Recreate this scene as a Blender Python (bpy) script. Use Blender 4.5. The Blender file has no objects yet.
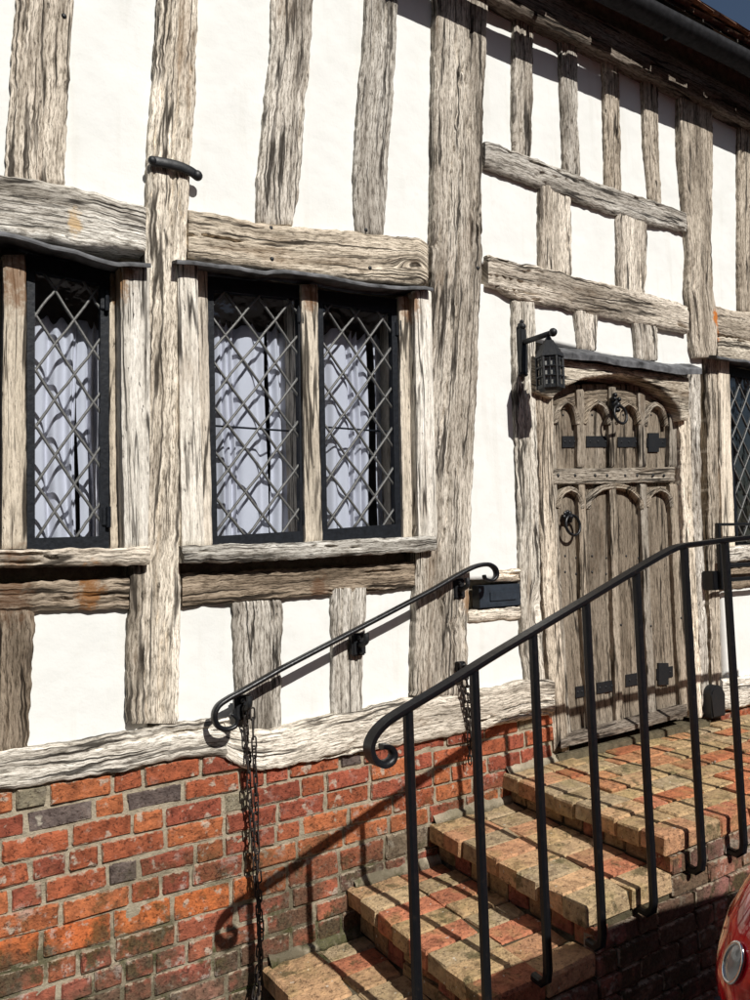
import bpy, bmesh, math, random
import numpy as np
from mathutils import Vector, Matrix

# ------------------------------------------------------------------ camera, light, exposure
random.seed(7)
rng = np.random.default_rng(7)
SC = bpy.context.scene
COL = SC.collection

# The wall of the house is the plane y = 0, x runs along it to the right, z is up.
# The photograph's vanishing points give the camera's rotation; brick sizes give its distance.
F, CX, CY = 780.0, 375.0, 500.0
DIST, EYE = 2.68, 1.72
_u = np.array([30 - CX, -10600 - CY, F]); _u /= np.linalg.norm(_u)
_a = 1550 - CX
_w = np.array([_a, -(_u[0] * _a + _u[2] * F) / _u[1], F]); _w /= np.linalg.norm(_w)
_n = np.cross(_u, _w)
if _n[2] < 0:
    _n = -_n
RM = np.array([_w, _n, _u])
CP = np.array([0, -DIST, EYE])

cam_d = bpy.data.cameras.new('camera')
cam = bpy.data.objects.new('camera', cam_d)
COL.objects.link(cam)
cam_d.sensor_width = 36.0
cam_d.lens = F / 1000.0 * 36.0
cam_d.clip_start = 0.02
cam_d.clip_end = 3000
_m = Matrix.Identity(4)
for i in range(3):
    _m[i][0] = RM[i, 0]; _m[i][1] = -RM[i, 1]; _m[i][2] = -RM[i, 2]; _m[i][3] = CP[i]
cam.matrix_world = _m
SC.camera = cam

SUN_TRAVEL = Vector((-0.07, 1.0, -0.86)).normalized()
SUN_EL = math.asin(-SUN_TRAVEL.z)
world = bpy.data.worlds.new('World')
SC.world = world
world.use_nodes = True
wn = world.node_tree.nodes
sky = wn.new('ShaderNodeTexSky')
sky.sky_type = 'NISHITA'
sky.sun_disc = False
sky.sun_elevation = SUN_EL
sky.sun_rotation = math.atan2(-SUN_TRAVEL.x, -SUN_TRAVEL.y)
sky.air_density = 1.0
sky.dust_density = 1.0
wn['Background'].inputs[1].default_value = 0.05
world.node_tree.links.new(sky.outputs[0], wn['Background'].inputs[0])
sun_d = bpy.data.lights.new('sun', 'SUN')
sun_d.energy = 5.0
sun_d.angle = math.radians(0.53)
sun_d.color = (1.0, 0.965, 0.91)
sun = bpy.data.objects.new('sun', sun_d)
COL.objects.link(sun)
sun.rotation_euler = SUN_TRAVEL.to_track_quat('-Z', 'Y').to_euler()
sun.location = (0, -20, 20)
SC.view_settings.view_transform = 'Standard'
SC.view_settings.look = 'None'
SC.view_settings.gamma = 1.0
SC.view_settings.exposure = -0.08
SC.cycles.max_bounces = 8
SC.cycles.transparent_max_bounces = 16

# ------------------------------------------------------------------ pixel -> place
def ray(px, py):
    return RM @ np.array([px - CX, py - CY, F])

def W(px, py, off=0.0):
    """point seen at a pixel on the plane standing `off` metres in front of the wall"""
    d = ray(px, py)
    t = (-off - CP[1]) / d[1]
    return CP + t * d

def V(px, py, off=0.0):
    return Vector(W(px, py, off))

# ------------------------------------------------------------------ numpy noise
def _h(ix, iy, seed):
    n = (ix.astype(np.int64) * 374761393 + iy.astype(np.int64) * 668265263 + int(seed) * 974711) & 0x7fffffff
    n = ((n ^ (n >> 13)) * 1274126177) & 0x7fffffff
    n = (n ^ (n >> 16)) & 0xffff
    return n / 65535.0

def vn(x, y, seed=0):
    x = np.asarray(x, float); y = np.asarray(y, float)
    ix = np.floor(x); iy = np.floor(y)
    fx = x - ix; fy = y - iy
    fx = fx * fx * (3 - 2 * fx); fy = fy * fy * (3 - 2 * fy)
    a = _h(ix, iy, seed); b = _h(ix + 1, iy, seed)
    c = _h(ix, iy + 1, seed); d = _h(ix + 1, iy + 1, seed)
    return (a + (b - a) * fx) * (1 - fy) + (c + (d - c) * fx) * fy

def fbm(x, y, seed=0, o=4):
    s = 0; a = .5; t = 0
    for k in range(o):
        s = s + a * vn(x, y, seed + k * 17); t += a
        x = x * 2.03 + 5.1; y = y * 2.03 + 1.7; a *= .5
    return s / t

# ------------------------------------------------------------------ object helpers
def link(o, parent=None):
    COL.objects.link(o)
    if parent is not None:
        o.parent = parent
    return o

def mesh_obj(name, verts, faces, mat, parent=None, smooth=False, uv=None, color=None):
    me = bpy.data.meshes.new(name)
    me.from_pydata([tuple(v) for v in verts], [], faces)
    if uv is not None:
        ul = me.uv_layers.new(name='grain')
        li = np.empty(len(me.loops), np.int32)
        me.loops.foreach_get('vertex_index', li)
        ul.data.foreach_set('uv', np.asarray(uv, np.float32)[li].ravel())
    if smooth:
        me.polygons.foreach_set('use_smooth', [True] * len(me.polygons))
    me.materials.append(mat)
    me.update()
    o = bpy.data.objects.new(name, me)
    if color is not None:
        o.color = (*color, 1)
    return link(o, parent)

def bm_obj(name, bm, mat, parent=None, smooth=False, color=None):
    me = bpy.data.meshes.new(name)
    bmesh.ops.recalc_face_normals(bm, faces=bm.faces)
    bm.to_mesh(me); bm.free()
    if smooth:
        me.polygons.foreach_set('use_smooth', [True] * len(me.polygons))
    me.materials.append(mat)
    o = bpy.data.objects.new(name, me)
    if color is not None:
        o.color = (*color, 1)
    return link(o, parent)

def thing(name, label, cat, loc=(0, 0, 0), group=None):
    o = bpy.data.objects.new(name, None)
    o.empty_display_size = .1
    link(o)
    tag(o, label, cat, group)
    return o

def tag(o, label=None, cat=None, group=None, kind=None):
    if label: o['label'] = label
    if cat: o['category'] = cat
    if group: o['group'] = group
    if kind: o['kind'] = kind
    return o

def box(bm, x0, x1, y0, y1, z0, z1, bev=0.0):
    vs = [bm.verts.new((x, y, z)) for x in (x0, x1) for y in (y0, y1) for z in (z0, z1)]
    fs = []
    for a in ((0, 1, 3, 2), (4, 6, 7, 5), (0, 4, 5, 1), (2, 3, 7, 6), (0, 2, 6, 4), (1, 5, 7, 3)):
        fs.append(bm.faces.new([vs[i] for i in a]))
    if bev > 0:
        es = list({e for f in fs for e in f.edges})
        bmesh.ops.bevel(bm, geom=es, offset=bev, segments=2, affect='EDGES', clamp_overlap=True)

def sweep(bm, pts, sec, up=Vector((0, -1, 0)), caps=True, scale=None):
    """sweep a 2-D section (list of (a, b)) along a path; a lies along `side`, b along the frame's up"""
    pts = [Vector(p) for p in pts]
    n = len(pts); rings = []
    for i, p in enumerate(pts):
        t = (pts[min(i + 1, n - 1)] - pts[max(i - 1, 0)]).normalized()
        u = up - t * up.dot(t)
        if u.length < 1e-4:
            u = Vector((1, 0, 0)) - t * t.x
        u.normalize()
        s = t.cross(u)
        k = 1 if scale is None else scale[i]
        rings.append([bm.verts.new(p + s * (a * k) + u * (b * k)) for a, b in sec])
    m = len(sec)
    for i in range(n - 1):
        for j in range(m):
            bm.faces.new((rings[i][j], rings[i][(j + 1) % m], rings[i + 1][(j + 1) % m], rings[i + 1][j]))
    if caps:
        bm.faces.new(rings[0][::-1]); bm.faces.new(rings[-1])

def circ(r, n=10, sx=1.0):
    return [(r * sx * math.cos(2 * math.pi * k / n), r * math.sin(2 * math.pi * k / n)) for k in range(n)]

def rrect(w, h, c):
    w /= 2; h /= 2
    return [(-w + c, -h), (w - c, -h), (w, -h + c), (w, h - c), (w - c, h), (-w + c, h), (-w, h - c), (-w, -h + c)]

def smooth_path(pts, k=6):
    """Catmull-Rom through points"""
    P = [Vector(p) for p in pts]
    out = []
    for i in range(len(P) - 1):
        p0 = P[max(i - 1, 0)]; p1 = P[i]; p2 = P[i + 1]; p3 = P[min(i + 2, len(P) - 1)]
        for j in range(k):
            t = j / k
            out.append(.5 * ((2 * p1) + (p2 - p0) * t + (2 * p0 - 5 * p1 + 4 * p2 - p3) * t * t
                             + (3 * p1 - p0 - 3 * p2 + p3) * t ** 3))
    out.append(P[-1])
    return out

def blob(bm, c, r, sx=1, sy=1, sz=1, seg=10, rings=7):
    m = Matrix.Translation(c) @ Matrix.Diagonal((r * sx, r * sy, r * sz, 1))
    bmesh.ops.create_uvsphere(bm, u_segments=seg, v_segments=rings, radius=1, matrix=m)

# ------------------------------------------------------------------ materials
class NT:
    def __init__(self, name):
        self.m = bpy.data.materials.new(name)
        self.m.use_nodes = True
        self.t = self.m.node_tree
        self.b = self.t.nodes['Principled BSDF']
        self.out = self.t.nodes['Material Output']
    def n(self, typ, **kw):
        nd = self.t.nodes.new(typ)
        for k, v in kw.items():
            setattr(nd, k, v)
        return nd
    def l(self, a, b):
        self.t.links.new(a, b)
    def val(self, sock, v):
        if hasattr(v, 'is_linked') or isinstance(v, bpy.types.NodeSocket):
            self.l(v, sock)
        else:
            sock.default_value = v
    def math(self, op, a, b=0.0, c=None):
        nd = self.n('ShaderNodeMath', operation=op)
        self.val(nd.inputs[0], a); self.val(nd.inputs[1], b)
        if c is not None: self.val(nd.inputs[2], c)
        return nd.outputs[0]
    def noise(self, vec, scale, detail=4, rough=.55, dist=0.0):
        nd = self.n('ShaderNodeTexNoise')
        nd.inputs['Scale'].default_value = scale
        nd.inputs['Detail'].default_value = detail
        nd.inputs['Roughness'].default_value = rough
        nd.inputs['Distortion'].default_value = dist
        self.l(vec, nd.inputs['Vector'])
        return nd.outputs[0]
    def ramp(self, fac, stops):
        nd = self.n('ShaderNodeValToRGB')
        cr = nd.color_ramp
        while len(cr.elements) < len(stops):
            cr.elements.new(.5)
        for e, (p, c) in zip(cr.elements, stops):
            e.position = p
            e.color = (*c, 1) if len(c) == 3 else c
        self.l(fac, nd.inputs[0])
        return nd.outputs[0]
    def mix(self, fac, a, b, mode='MIX'):
        nd = self.n('ShaderNodeMix', data_type='RGBA', blend_type=mode)
        self.val(nd.inputs[0], fac)
        for s, v in ((nd.inputs[6], a), (nd.inputs[7], b)):
            if isinstance(v, tuple): s.default_value = (*v, 1)
            else: self.l(v, s)
        return nd.outputs[2]
    def step(self, fac, lo, hi):
        nd = self.n('ShaderNodeMapRange')
        nd.interpolation_type = 'SMOOTHSTEP'
        self.l(fac, nd.inputs[0])
        nd.inputs[1].default_value = lo; nd.inputs[2].default_value = hi
        return nd.outputs[0]
    def bump(self, h, strength=.5, dist=.01, prev=None):
        nd = self.n('ShaderNodeBump')
        nd.inputs['Strength'].default_value = strength
        nd.inputs['Distance'].default_value = dist
        self.l(h, nd.inputs['Height'])
        if prev is not None: self.l(prev, nd.inputs['Normal'])
        return nd.outputs[0]
    def pos(self):
        return self.n('ShaderNodeNewGeometry').outputs['Position']
    def fin(self, col=None, rough=None, normal=None, **kw):
        if col is not None: self.val(self.b.inputs['Base Color'], (*col, 1) if isinstance(col, tuple) else col)
        if rough is not None: self.val(self.b.inputs['Roughness'], rough)
        if normal is not None: self.l(normal, self.b.inputs['Normal'])
        for k, v in kw.items():
            self.b.inputs[k].default_value = v
        return self.m

def scl(nt, vec, s):
    nd = nt.n('ShaderNodeVectorMath', operation='MULTIPLY')
    nt.l(vec, nd.inputs[0]); nd.inputs[1].default_value = s
    return nd.outputs[0]

STAINS = [(715, 318, .03, .055, (.62, .20, .03), .95), (718, 336, .03, .035, (.55, .20, .04), .8), (90, 592, .02, .09, (.42, .20, .06), .8), (75, 222, .035, .045, (.55, .38, .20), .8),
          (16, 280, .0, .10, (.20, .11, .06), .75), (310, 296, .0, .07, (.20, .11, .06), .75), (408, 306, .0, .07, (.22, .12, .06), .75), (118, 285, -.01, .08, (.24, .14, .07), .8),
          (467, 600, .04, .06, (.45, .26, .12), .6), (320, 590, .02, .08, (.20, .10, .05), .6), (12, 590, .02, .12, (.20, .10, .05), .6)]
def oak(name, coarse=1.0, fleck=1.0):
    """weathered oak; the grain runs along u of the 'grain' uv (metres)"""
    t = NT(name)
    uv = t.n('ShaderNodeUVMap', uv_map='grain').outputs[0]
    oi = t.n('ShaderNodeObjectInfo')
    # knots: sparse cells that push the grain aside
    vo = t.n('ShaderNodeTexVoronoi', voronoi_dimensions='2D')
    vo.inputs['Scale'].default_value = 1.0
    t.l(scl(t, uv, (2.4, 7.0, 1)), vo.inputs['Vector'])
    sepc = t.n('ShaderNodeSeparateColor'); t.l(vo.outputs['Color'], sepc.inputs[0])
    some = t.math('GREATER_THAN', sepc.outputs[0], .985)
    kd = vo.outputs['Distance']
    push = t.math('MULTIPLY', t.step(kd, .42, .0), some)
    warp = t.n('ShaderNodeTexNoise'); warp.inputs['Scale'].default_value = 3.0
    warp.inputs['Detail'].default_value = 2
    t.l(scl(t, uv, (.5, 1.6, 1)), warp.inputs['Vector'])
    ws = t.n('ShaderNodeVectorMath', operation='MULTIPLY_ADD')
    t.l(warp.outputs['Color'], ws.inputs[0]); ws.inputs[1].default_value = (.015, .016, 0)
    t.l(uv, ws.inputs[2])
    cmb = t.n('ShaderNodeCombineXYZ'); t.l(t.math('MULTIPLY', push, .05), cmb.inputs[1])
    wa = t.n('ShaderNodeVectorMath', operation='ADD'); t.l(ws.outputs[0], wa.inputs[0]); t.l(cmb.outputs[0], wa.inputs[1])
    v = wa.outputs[0]
    g1 = t.noise(scl(t, v, (1.6, 30, 1)), 1.0, 7, .66)
    g2 = t.noise(scl(t, v, (4.5 * coarse, 120 * coarse, 1)), 1.0, 6, .70)
    g3 = t.noise(scl(t, v, (1.1, 6.5, 1)), 1.0, 5, .62)
    g4 = t.noise(scl(t, v, (24, 135, 1)), 1.0, 6, .75)
    base = t.ramp(g1, [(.25, (.27, .257, .24)), (.38, (.58, .555, .515)), (.50, (.77, .745, .70)), (.68, (.89, .87, .835))])
    c2 = t.ramp(g2, [(.32, (.16, .145, .13)), (.42, (.50, .47, .44)), (.50, (.93, .92, .91)), (.70, (1.08, 1.08, 1.08))])
    col = t.mix(t.math('MULTIPLY', oi.outputs['Alpha'], fleck * .85), base, c2, 'MULTIPLY')
    col = t.mix(t.math('MULTIPLY', oi.outputs['Alpha'], .95), col, t.ramp(g4, [(.36, (.14, .13, .12)), (.45, (.55, .53, .50)), (.52, (.98, .98, .97)), (.7, (1.15, 1.15, 1.15))]), 'MULTIPLY')
    # broad bands of sooty and bleached wood
    col = t.mix(t.math('MULTIPLY', oi.outputs['Alpha'], .9), col, t.ramp(g3, [(.34, (.30, .275, .25)), (.46, (.84, .82, .80)), (.60, (1.18, 1.18, 1.18))]), 'MULTIPLY')
    st = t.noise(scl(t, v, (1.2, 5, 1)), 1.0, 4, .65)
    col = t.mix(t.math('MULTIPLY', t.step(st, .56, .72), .45), col, (.22, .145, .085))
    # long splits that follow the grain, broken here and there
    def split(su, sv, wdt, lo, hi, seedoff):
        ad = t.n('ShaderNodeVectorMath', operation='ADD'); t.l(v, ad.inputs[0]); ad.inputs[1].default_value = (seedoff, seedoff * .37, 0)
        n_ = t.noise(scl(t, ad.outputs[0], (su, sv, 1)), 1.0, 3, .55)
        d_ = t.math('ABSOLUTE', t.math('SUBTRACT', n_, .5))
        m_ = t.noise(scl(t, ad.outputs[0], (2.3, 14, 1)), 1.0, 2, .5)
        return t.math('MULTIPLY', t.step(d_, wdt, wdt * .25), t.step(m_, lo, hi))
    ck = split(.5, 9, .021, .45, .53, 3.0)
    ln_ = split(.9, 30, .030, .50, .58, 8.0)
    col = t.mix(t.math('MULTIPLY', ck, .9), col, (.022, .018, .015))
    col = t.mix(t.math('MULTIPLY', ln_, .75), col, (.05, .042, .035))
    pit = t.step(t.noise(scl(t, v, (14, 70, 1)), 1.0, 4, .68), .37, .31)
    col = t.mix(t.math('MULTIPLY', pit, .8), col, (.05, .042, .036))
    kn = t.math('MULTIPLY', t.step(kd, .11, .04), some)
    col = t.mix(t.math('MULTIPLY', kn, .75), col, (.06, .042, .028))
    # each timber has its own age: cool silver to warm tan
    col = t.mix(1.0, col, t.ramp(oi.outputs['Random'], [(.0, (.93, .95, .97)), (.5, (1, .98, .95)), (1.0, (.98, .92, .84))]), 'MULTIPLY')
    # stains with a place of their own: lichen, rain streaked wood under the leads, a pale knot
    P_ = t.pos(); nz_ = t.noise(P_, 30, 4, .65)
    for px_, py_, of_, r_, c_, k_ in STAINS:
        dv = t.n('ShaderNodeVectorMath', operation='SUBTRACT'); t.l(P_, dv.inputs[0]); dv.inputs[1].default_value = tuple(W(px_, py_, of_))
        ln2 = t.n('ShaderNodeVectorMath', operation='LENGTH'); t.l(scl(t, dv.outputs[0], (1.7, .6, .75)), ln2.inputs[0])
        dd = t.math('ADD', ln2.outputs['Value'], t.math('MULTIPLY_ADD', nz_, r_ * 2.2, -r_ * 1.1))
        col = t.mix(t.math('MULTIPLY', t.step(dd, r_, r_ * .35), k_), col, c_)
    col = t.mix(1.0, col, oi.outputs['Color'], 'MULTIPLY')
    h = t.math('ADD', t.math('MULTIPLY', g2, .75), t.math('MULTIPLY', g1, .6))
    h = t.math('SUBTRACT', h, t.math('MULTIPLY', ck, .5))
    h = t.math('SUBTRACT', h, t.math('MULTIPLY', pit, .5))
    h = t.math('SUBTRACT', h, t.math('MULTIPLY', ln_, .35))
    h = t.math('ADD', h, t.math('MULTIPLY', g4, .55))
    return t.fin(col, .88, t.bump(h, .85, .010), **{'Specular IOR Level': .15})

OAK = oak('weathered_oak')
OAK_DOOR = oak('door_oak', 1.3, .8)

def plaster_mat():
    t = NT('lime_plaster')
    p = t.pos()
    a = t.noise(p, 3.0, 4, .6)
    b = t.noise(p, 22.0, 5, .6)
    c = t.noise(p, 140.0, 3, .6)
    col = t.ramp(a, [(.3, (.77, .775, .745)), (.6, (.83, .835, .81)), (.8, (.80, .805, .77))])
    col = t.mix(t.math('MULTIPLY', t.step(b, .60, .74), .30), col, (.70, .68, .63))
    vc = t.n('ShaderNodeTexVoronoi', feature='DISTANCE_TO_EDGE'); vc.inputs['Scale'].default_value = 3.2
    wv = t.n('ShaderNodeVectorMath', operation='MULTIPLY_ADD'); nn_ = t.n('ShaderNodeTexNoise'); nn_.inputs['Scale'].default_value = 6; nn_.inputs['Detail'].default_value = 2
    t.l(p, nn_.inputs['Vector']); t.l(nn_.outputs['Color'], wv.inputs[0]); wv.inputs[1].default_value = (.35, .35, .35); t.l(p, wv.inputs[2]); t.l(wv.outputs[0], vc.inputs['Vector'])
    hair = t.math('MULTIPLY', t.step(vc.outputs['Distance'], .007, .001), t.step(a, .50, .58))
    col = t.mix(t.math('MULTIPLY', hair, .06), col, (.6, .57, .52))
    drp = t.noise(scl(t, p, (11, 11, 1.1)), 1.0, 4, .6)
    col = t.mix(t.math('MULTIPLY', t.step(drp, .54, .70), .22), col, (.62, .605, .54))
    h = t.math('ADD', t.math('MULTIPLY', b, 1.0), t.math('MULTIPLY', c, .22))
    return t.fin(col, .9, t.bump(h, .22, .010), **{'Specular IOR Level': .15})
PLASTER = plaster_mat()

def brick_mat(name, lichen, moss):
    t = NT(name)
    p = t.pos()
    oi = t.n('ShaderNodeObjectInfo')
    off = t.n('ShaderNodeVectorMath', operation='ADD')
    t.l(p, off.inputs[0]); t.l(oi.outputs['Random'], off.inputs[1])
    q = off.outputs[0]
    a = t.noise(q, 28, 6, .65)
    b = t.noise(q, 110, 4, .65)
    c = t.noise(q, 9, 4, .6)
    col = t.mix(1.0, oi.outputs['Color'], t.ramp(a, [(.3, (.48, .45, .44)), (.5, (1.0, 1, 1)), (.68, (1.28, 1.26, 1.2))]), 'MULTIPLY')
    col = t.mix(t.math('MULTIPLY', t.step(b, .58, .72), .55), col, (.10, .055, .04))
    sep = t.n('ShaderNodeSeparateXYZ'); t.l(p, sep.inputs[0])
    low = t.step(sep.outputs['Z'], .95, .40)
    if not lichen:
        scum = t.math('MULTIPLY', t.step(t.noise(p, 13, 5, .7), .56, .66), t.math('MULTIPLY_ADD', low, .6, .12))
        col = t.mix(scum, col, (.55, .48, .42))
        mort = t.math('MULTIPLY', t.step(t.noise(p, 17, 3, .6), .59, .66), .7)
        col = t.mix(mort, col, (.50, .45, .36))
        mo = t.math('MULTIPLY', t.step(t.noise(p, 5.5, 5, .7), .51, .60), low)
        col = t.mix(t.math('MULTIPLY', mo, .85), col, t.ramp(b, [(.3, (.02, .022, .012)), (.7, (.085, .085, .03))]))
    else:
        col = t.mix(t.math('MULTIPLY', t.step(c, .48, .66), .38), col, t.ramp(b, [(.3, (.20, .155, .05)), (.7, (.46, .37, .17))]))
        mo = t.step(t.noise(p, 6.5, 5, .72), .57, .66)
        col = t.mix(t.math('MULTIPLY', mo, .7), col, t.ramp(b, [(.3, (.03, .03, .015)), (.7, (.13, .12, .05))]))
        sp = t.step(t.noise(p, 46, 2, .5), .70, .74)
        col = t.mix(t.math('MULTIPLY', sp, .7), col, (.62, .58, .48))
    # damp, soot and algae darken broad patches low on the wall
    dk = t.math('MULTIPLY', t.step(t.noise(p, 2.6, 5, .68), .41, .56), t.step(sep.outputs['Z'], .86, .40))
    if not lichen:
        col = t.mix(t.math('MULTIPLY', dk, .85), col, t.ramp(b, [(.3, (.035, .028, .018)), (.7, (.13, .095, .06))]))
    tc = t.n('ShaderNodeTexCoord').outputs['Generated']
    sg = t.n('ShaderNodeSeparateXYZ'); t.l(tc, sg.inputs[0])
    def ed(o_, k_):
        return t.math('MULTIPLY', t.math('SUBTRACT', .5, t.math('ABSOLUTE', t.math('SUBTRACT', o_, .5))), k_)
    dmin = t.math('MINIMUM', ed(sg.outputs[0], .20), ed(sg.outputs[2], .065))
    rag = t.math('ADD', dmin, t.math('MULTIPLY_ADD', t.noise(p, 38, 5, .7), -.028, .0115))
    if not lichen:
        col = t.mix(t.math('MULTIPLY', t.step(rag, .003, -.0005), .8), col, t.ramp(b, [(.3, (.30, .24, .17)), (.7, (.50, .43, .32))]))
    pk = t.step(t.noise(q, 75, 4, .7), .42, .34)
    col = t.mix(t.math('MULTIPLY', pk, .45), col, (.07, .035, .025))
    h = t.math('ADD', a, t.math('MULTIPLY', b, .55))
    h = t.math('SUBTRACT', h, t.math('MULTIPLY', pk, .4))
    return t.fin(col, .9, t.bump(h, .9, .012), **{'Specular IOR Level': .2})
BRICK = brick_mat('old_brick', False, True)
PAVER = brick_mat('paving_brick', True, True)

def mortar_mat(name, a_, b_, moss=True):
    t = NT(name)
    p = t.pos()
    a = t.noise(p, 20, 5, .65); b = t.noise(p, 120, 4, .7)
    col = t.ramp(a, [(.3, a_), (.7, b_)])
    col = t.mix(t.math('MULTIPLY', t.step(b, .55, .75), .5), col, (.30, .25, .18))
    if moss:
        dk_z = t.n('ShaderNodeSeparateXYZ'); t.l(p, dk_z.inputs[0])
        dk = t.math('MULTIPLY', t.step(t.noise(p, 2.6, 5, .68), .41, .56), t.step(dk_z.outputs['Z'], .86, .40))
        col = t.mix(t.math('MULTIPLY', dk, .75), col, (.07, .06, .035))
        sep = t.n('ShaderNodeSeparateXYZ'); t.l(p, sep.inputs[0])
        low = t.step(sep.outputs['Z'], .85, .35)
        mo = t.math('MULTIPLY', t.step(t.noise(p, 5.5, 5, .7), .5, .60), low)
        col = t.mix(t.math('MULTIPLY', mo, .85), col, t.ramp(b, [(.3, (.025, .027, .012)), (.7, (.10, .10, .035))]))
    return t.fin(col, .95, t.bump(t.math('ADD', a, t.math('MULTIPLY', b, .5)), 1.0, .012), **{'Specular IOR Level': .1})
MORTAR = mortar_mat('lime_mortar', (.27, .23, .165), (.50, .43, .32))
MORTAR_DARK = mortar_mat('step_mortar', (.07, .058, .038), (.19, .16, .105))

def iron_mat(name, col=(.006, .0065, .008), r=.36):
    t = NT(name)
    p = t.pos()
    a = t.noise(p, 60, 4, .6)
    b = t.noise(p, 260, 3, .6)
    c = t.mix(t.math('MULTIPLY', t.step(a, .60, .72), .35), col, (.05, .032, .02))
    rr = t.math('MULTIPLY_ADD', a, .35, r - .15)
    return t.fin(c, rr, t.bump(t.math('ADD', a, t.math('MULTIPLY', b, .3)), .25, .004), **{'Specular IOR Level': .42})
IRON = iron_mat('black_painted_iron')
IRON_OLD = iron_mat('old_black_iron', (.010, .011, .013), .48)
CHAIN = iron_mat('rusty_dark_chain', (.02, .015, .013), .55)

def simple(name, col, rough=.6, n=40, amt=.25, bump=.2, **kw):
    t = NT(name)
    p = t.pos()
    a = t.noise(p, n, 4, .6)
    lo = tuple(c * (1 - amt) for c in col); hi = tuple(min(1, c * (1 + amt)) for c in col)
    return t.fin(t.ramp(a, [(.3, lo), (.7, hi)]), rough, t.bump(a, bump, .006), **kw)

LEAD = simple('lead_sheet', (.11, .112, .118), .7, 14, .75, .9, **{'Specular IOR Level': .25})
CAME = simple('lead_came', (.135, .135, .13), .5, 90, .25, .3, Metallic=.25)
FRAME = simple('casement_iron', (.010, .012, .016), .5, 60, .4, .3, **{'Specular IOR Level': .2})
CURTAIN = simple('white_curtain', (.74, .73, .77), .9, 8, .04, .05)
ROOM = simple('room_wall', (.20, .16, .13), .9, 3, .2, .1)
BOX_METAL = simple('letter_box_metal', (.025, .033, .045), .45, 30, .3, .3)
ASPHALT = simple('asphalt', (.055, .054, .052), .92, 160, .35, .8)
PAVING = simple('pavement_slabs', (.15, .14, .125), .92, 40, .25, .5)
KERB = simple('kerb_stone', (.28, .265, .24), .9, 60, .2, .5)
TILE = simple('clay_tile', (.16, .085, .05), .9, 22, .6, .8)
ROOF_DARK = simple('roof_underside', (.10, .085, .07), .9, 20, .3, .3)
TYRE = simple('tyre_rubber', (.02, .02, .02), .8, 80, .2, .2)
RIM = simple('alloy_rim', (.5, .5, .5), .3, 40, .1, .05, Metallic=.9)
PLASTIC = simple('black_plastic', (.02, .02, .022), .6, 100, .2, .2)
CHROME = simple('chrome_ring', (.75, .75, .75), .12, 20, .05, .02, Metallic=1.0)
CARGLASS = simple('car_glass', (.015, .018, .02), .05, 5, .1, .0)
GUTTER = simple('weathered_gutter', (.018, .018, .02), .85, 30, .5, .4, **{'Specular IOR Level': .15})
PLATE = simple('number_plate', (.65, .52, .06), .4, 30, .05, .05)

def glass_mat():
    t = NT('old_window_glass')
    p = t.pos()
    nz = t.noise(p, 14, 3, .5)
    bp = t.bump(nz, .25, .01)
    gl = t.n('ShaderNodeBsdfGlossy'); gl.inputs['Roughness'].default_value = .03
    gl.inputs['Color'].default_value = (.95, .97, 1, 1)
    tr = t.n('ShaderNodeBsdfTransparent'); tr.inputs['Color'].default_value = (.84, .88, .93, 1)
    fr = t.n('ShaderNodeLayerWeight'); fr.inputs['Blend'].default_value = .5
    t.l(bp, gl.inputs['Normal']); t.l(bp, fr.inputs['Normal'])
    fac = t.math('MULTIPLY_ADD', t.math('POWER', fr.outputs['Facing'], 3.0), .8, .07)
    mx = t.n('ShaderNodeMixShader')
    t.l(fac, mx.inputs[0]); t.l(tr.outputs[0], mx.inputs[1]); t.l(gl.outputs[0], mx.inputs[2])
    t.l(mx.outputs[0], t.out.inputs['Surface'])
    return t.m
GLASS = glass_mat()

def paint_mat():
    t = NT('red_car_paint')
    p = t.pos()
    a = t.noise(p, 300, 2, .5)
    return t.fin(t.ramp(a, [(.3, (.36, .005, .011)), (.7, (.42, .007, .014))]), .25, None, **{'Coat Weight': 1.0, 'Coat Roughness': .04})
PAINT = paint_mat()
def lens_mat(name, col):
    t = NT(name)
    p = t.pos()
    w = t.noise(p, 26, 1, .4)
    return t.fin(t.ramp(w, [(.40, tuple(c * .55 for c in col)), (.58, col)]), .08, None, **{'Coat Weight': 1.0, 'Coat Roughness': .02})
RED_LENS = lens_mat('red_lamp_lens', (.70, .008, .018))
CLEAR_LENS = lens_mat('clear_lamp_lens', (.5, .5, .48))

# ------------------------------------------------------------------ ground
def sheet(name, x0, x1, y0, y1, z, mat):
    o = mesh_obj(name, [(x0, y0, z), (x1, y0, z), (x1, y1, z), (x0, y1, z)], [(0, 1, 2, 3)], mat)
    return tag(o, kind='structure')
sheet('road', -400, 400, -400, 400, 0.0, ASPHALT)
bm = bmesh.new(); box(bm, -30, 40, -1.30, .4, -.05, .07)
tag(bm_obj('pavement', bm, PAVING), kind='structure')
kroot = None
bm = bmesh.new(); box(bm, -.455, .455, -.065, .065, -.05, .082, .012)
kb = bm_obj('kerb', bm, KERB); kb.location = (-6, -1.368, 0); tag(kb, kind='structure')
for k in range(1, 16):
    c = kb.copy(); link(c); c.location = (-6 + .92 * k, -1.368, 0)

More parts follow.
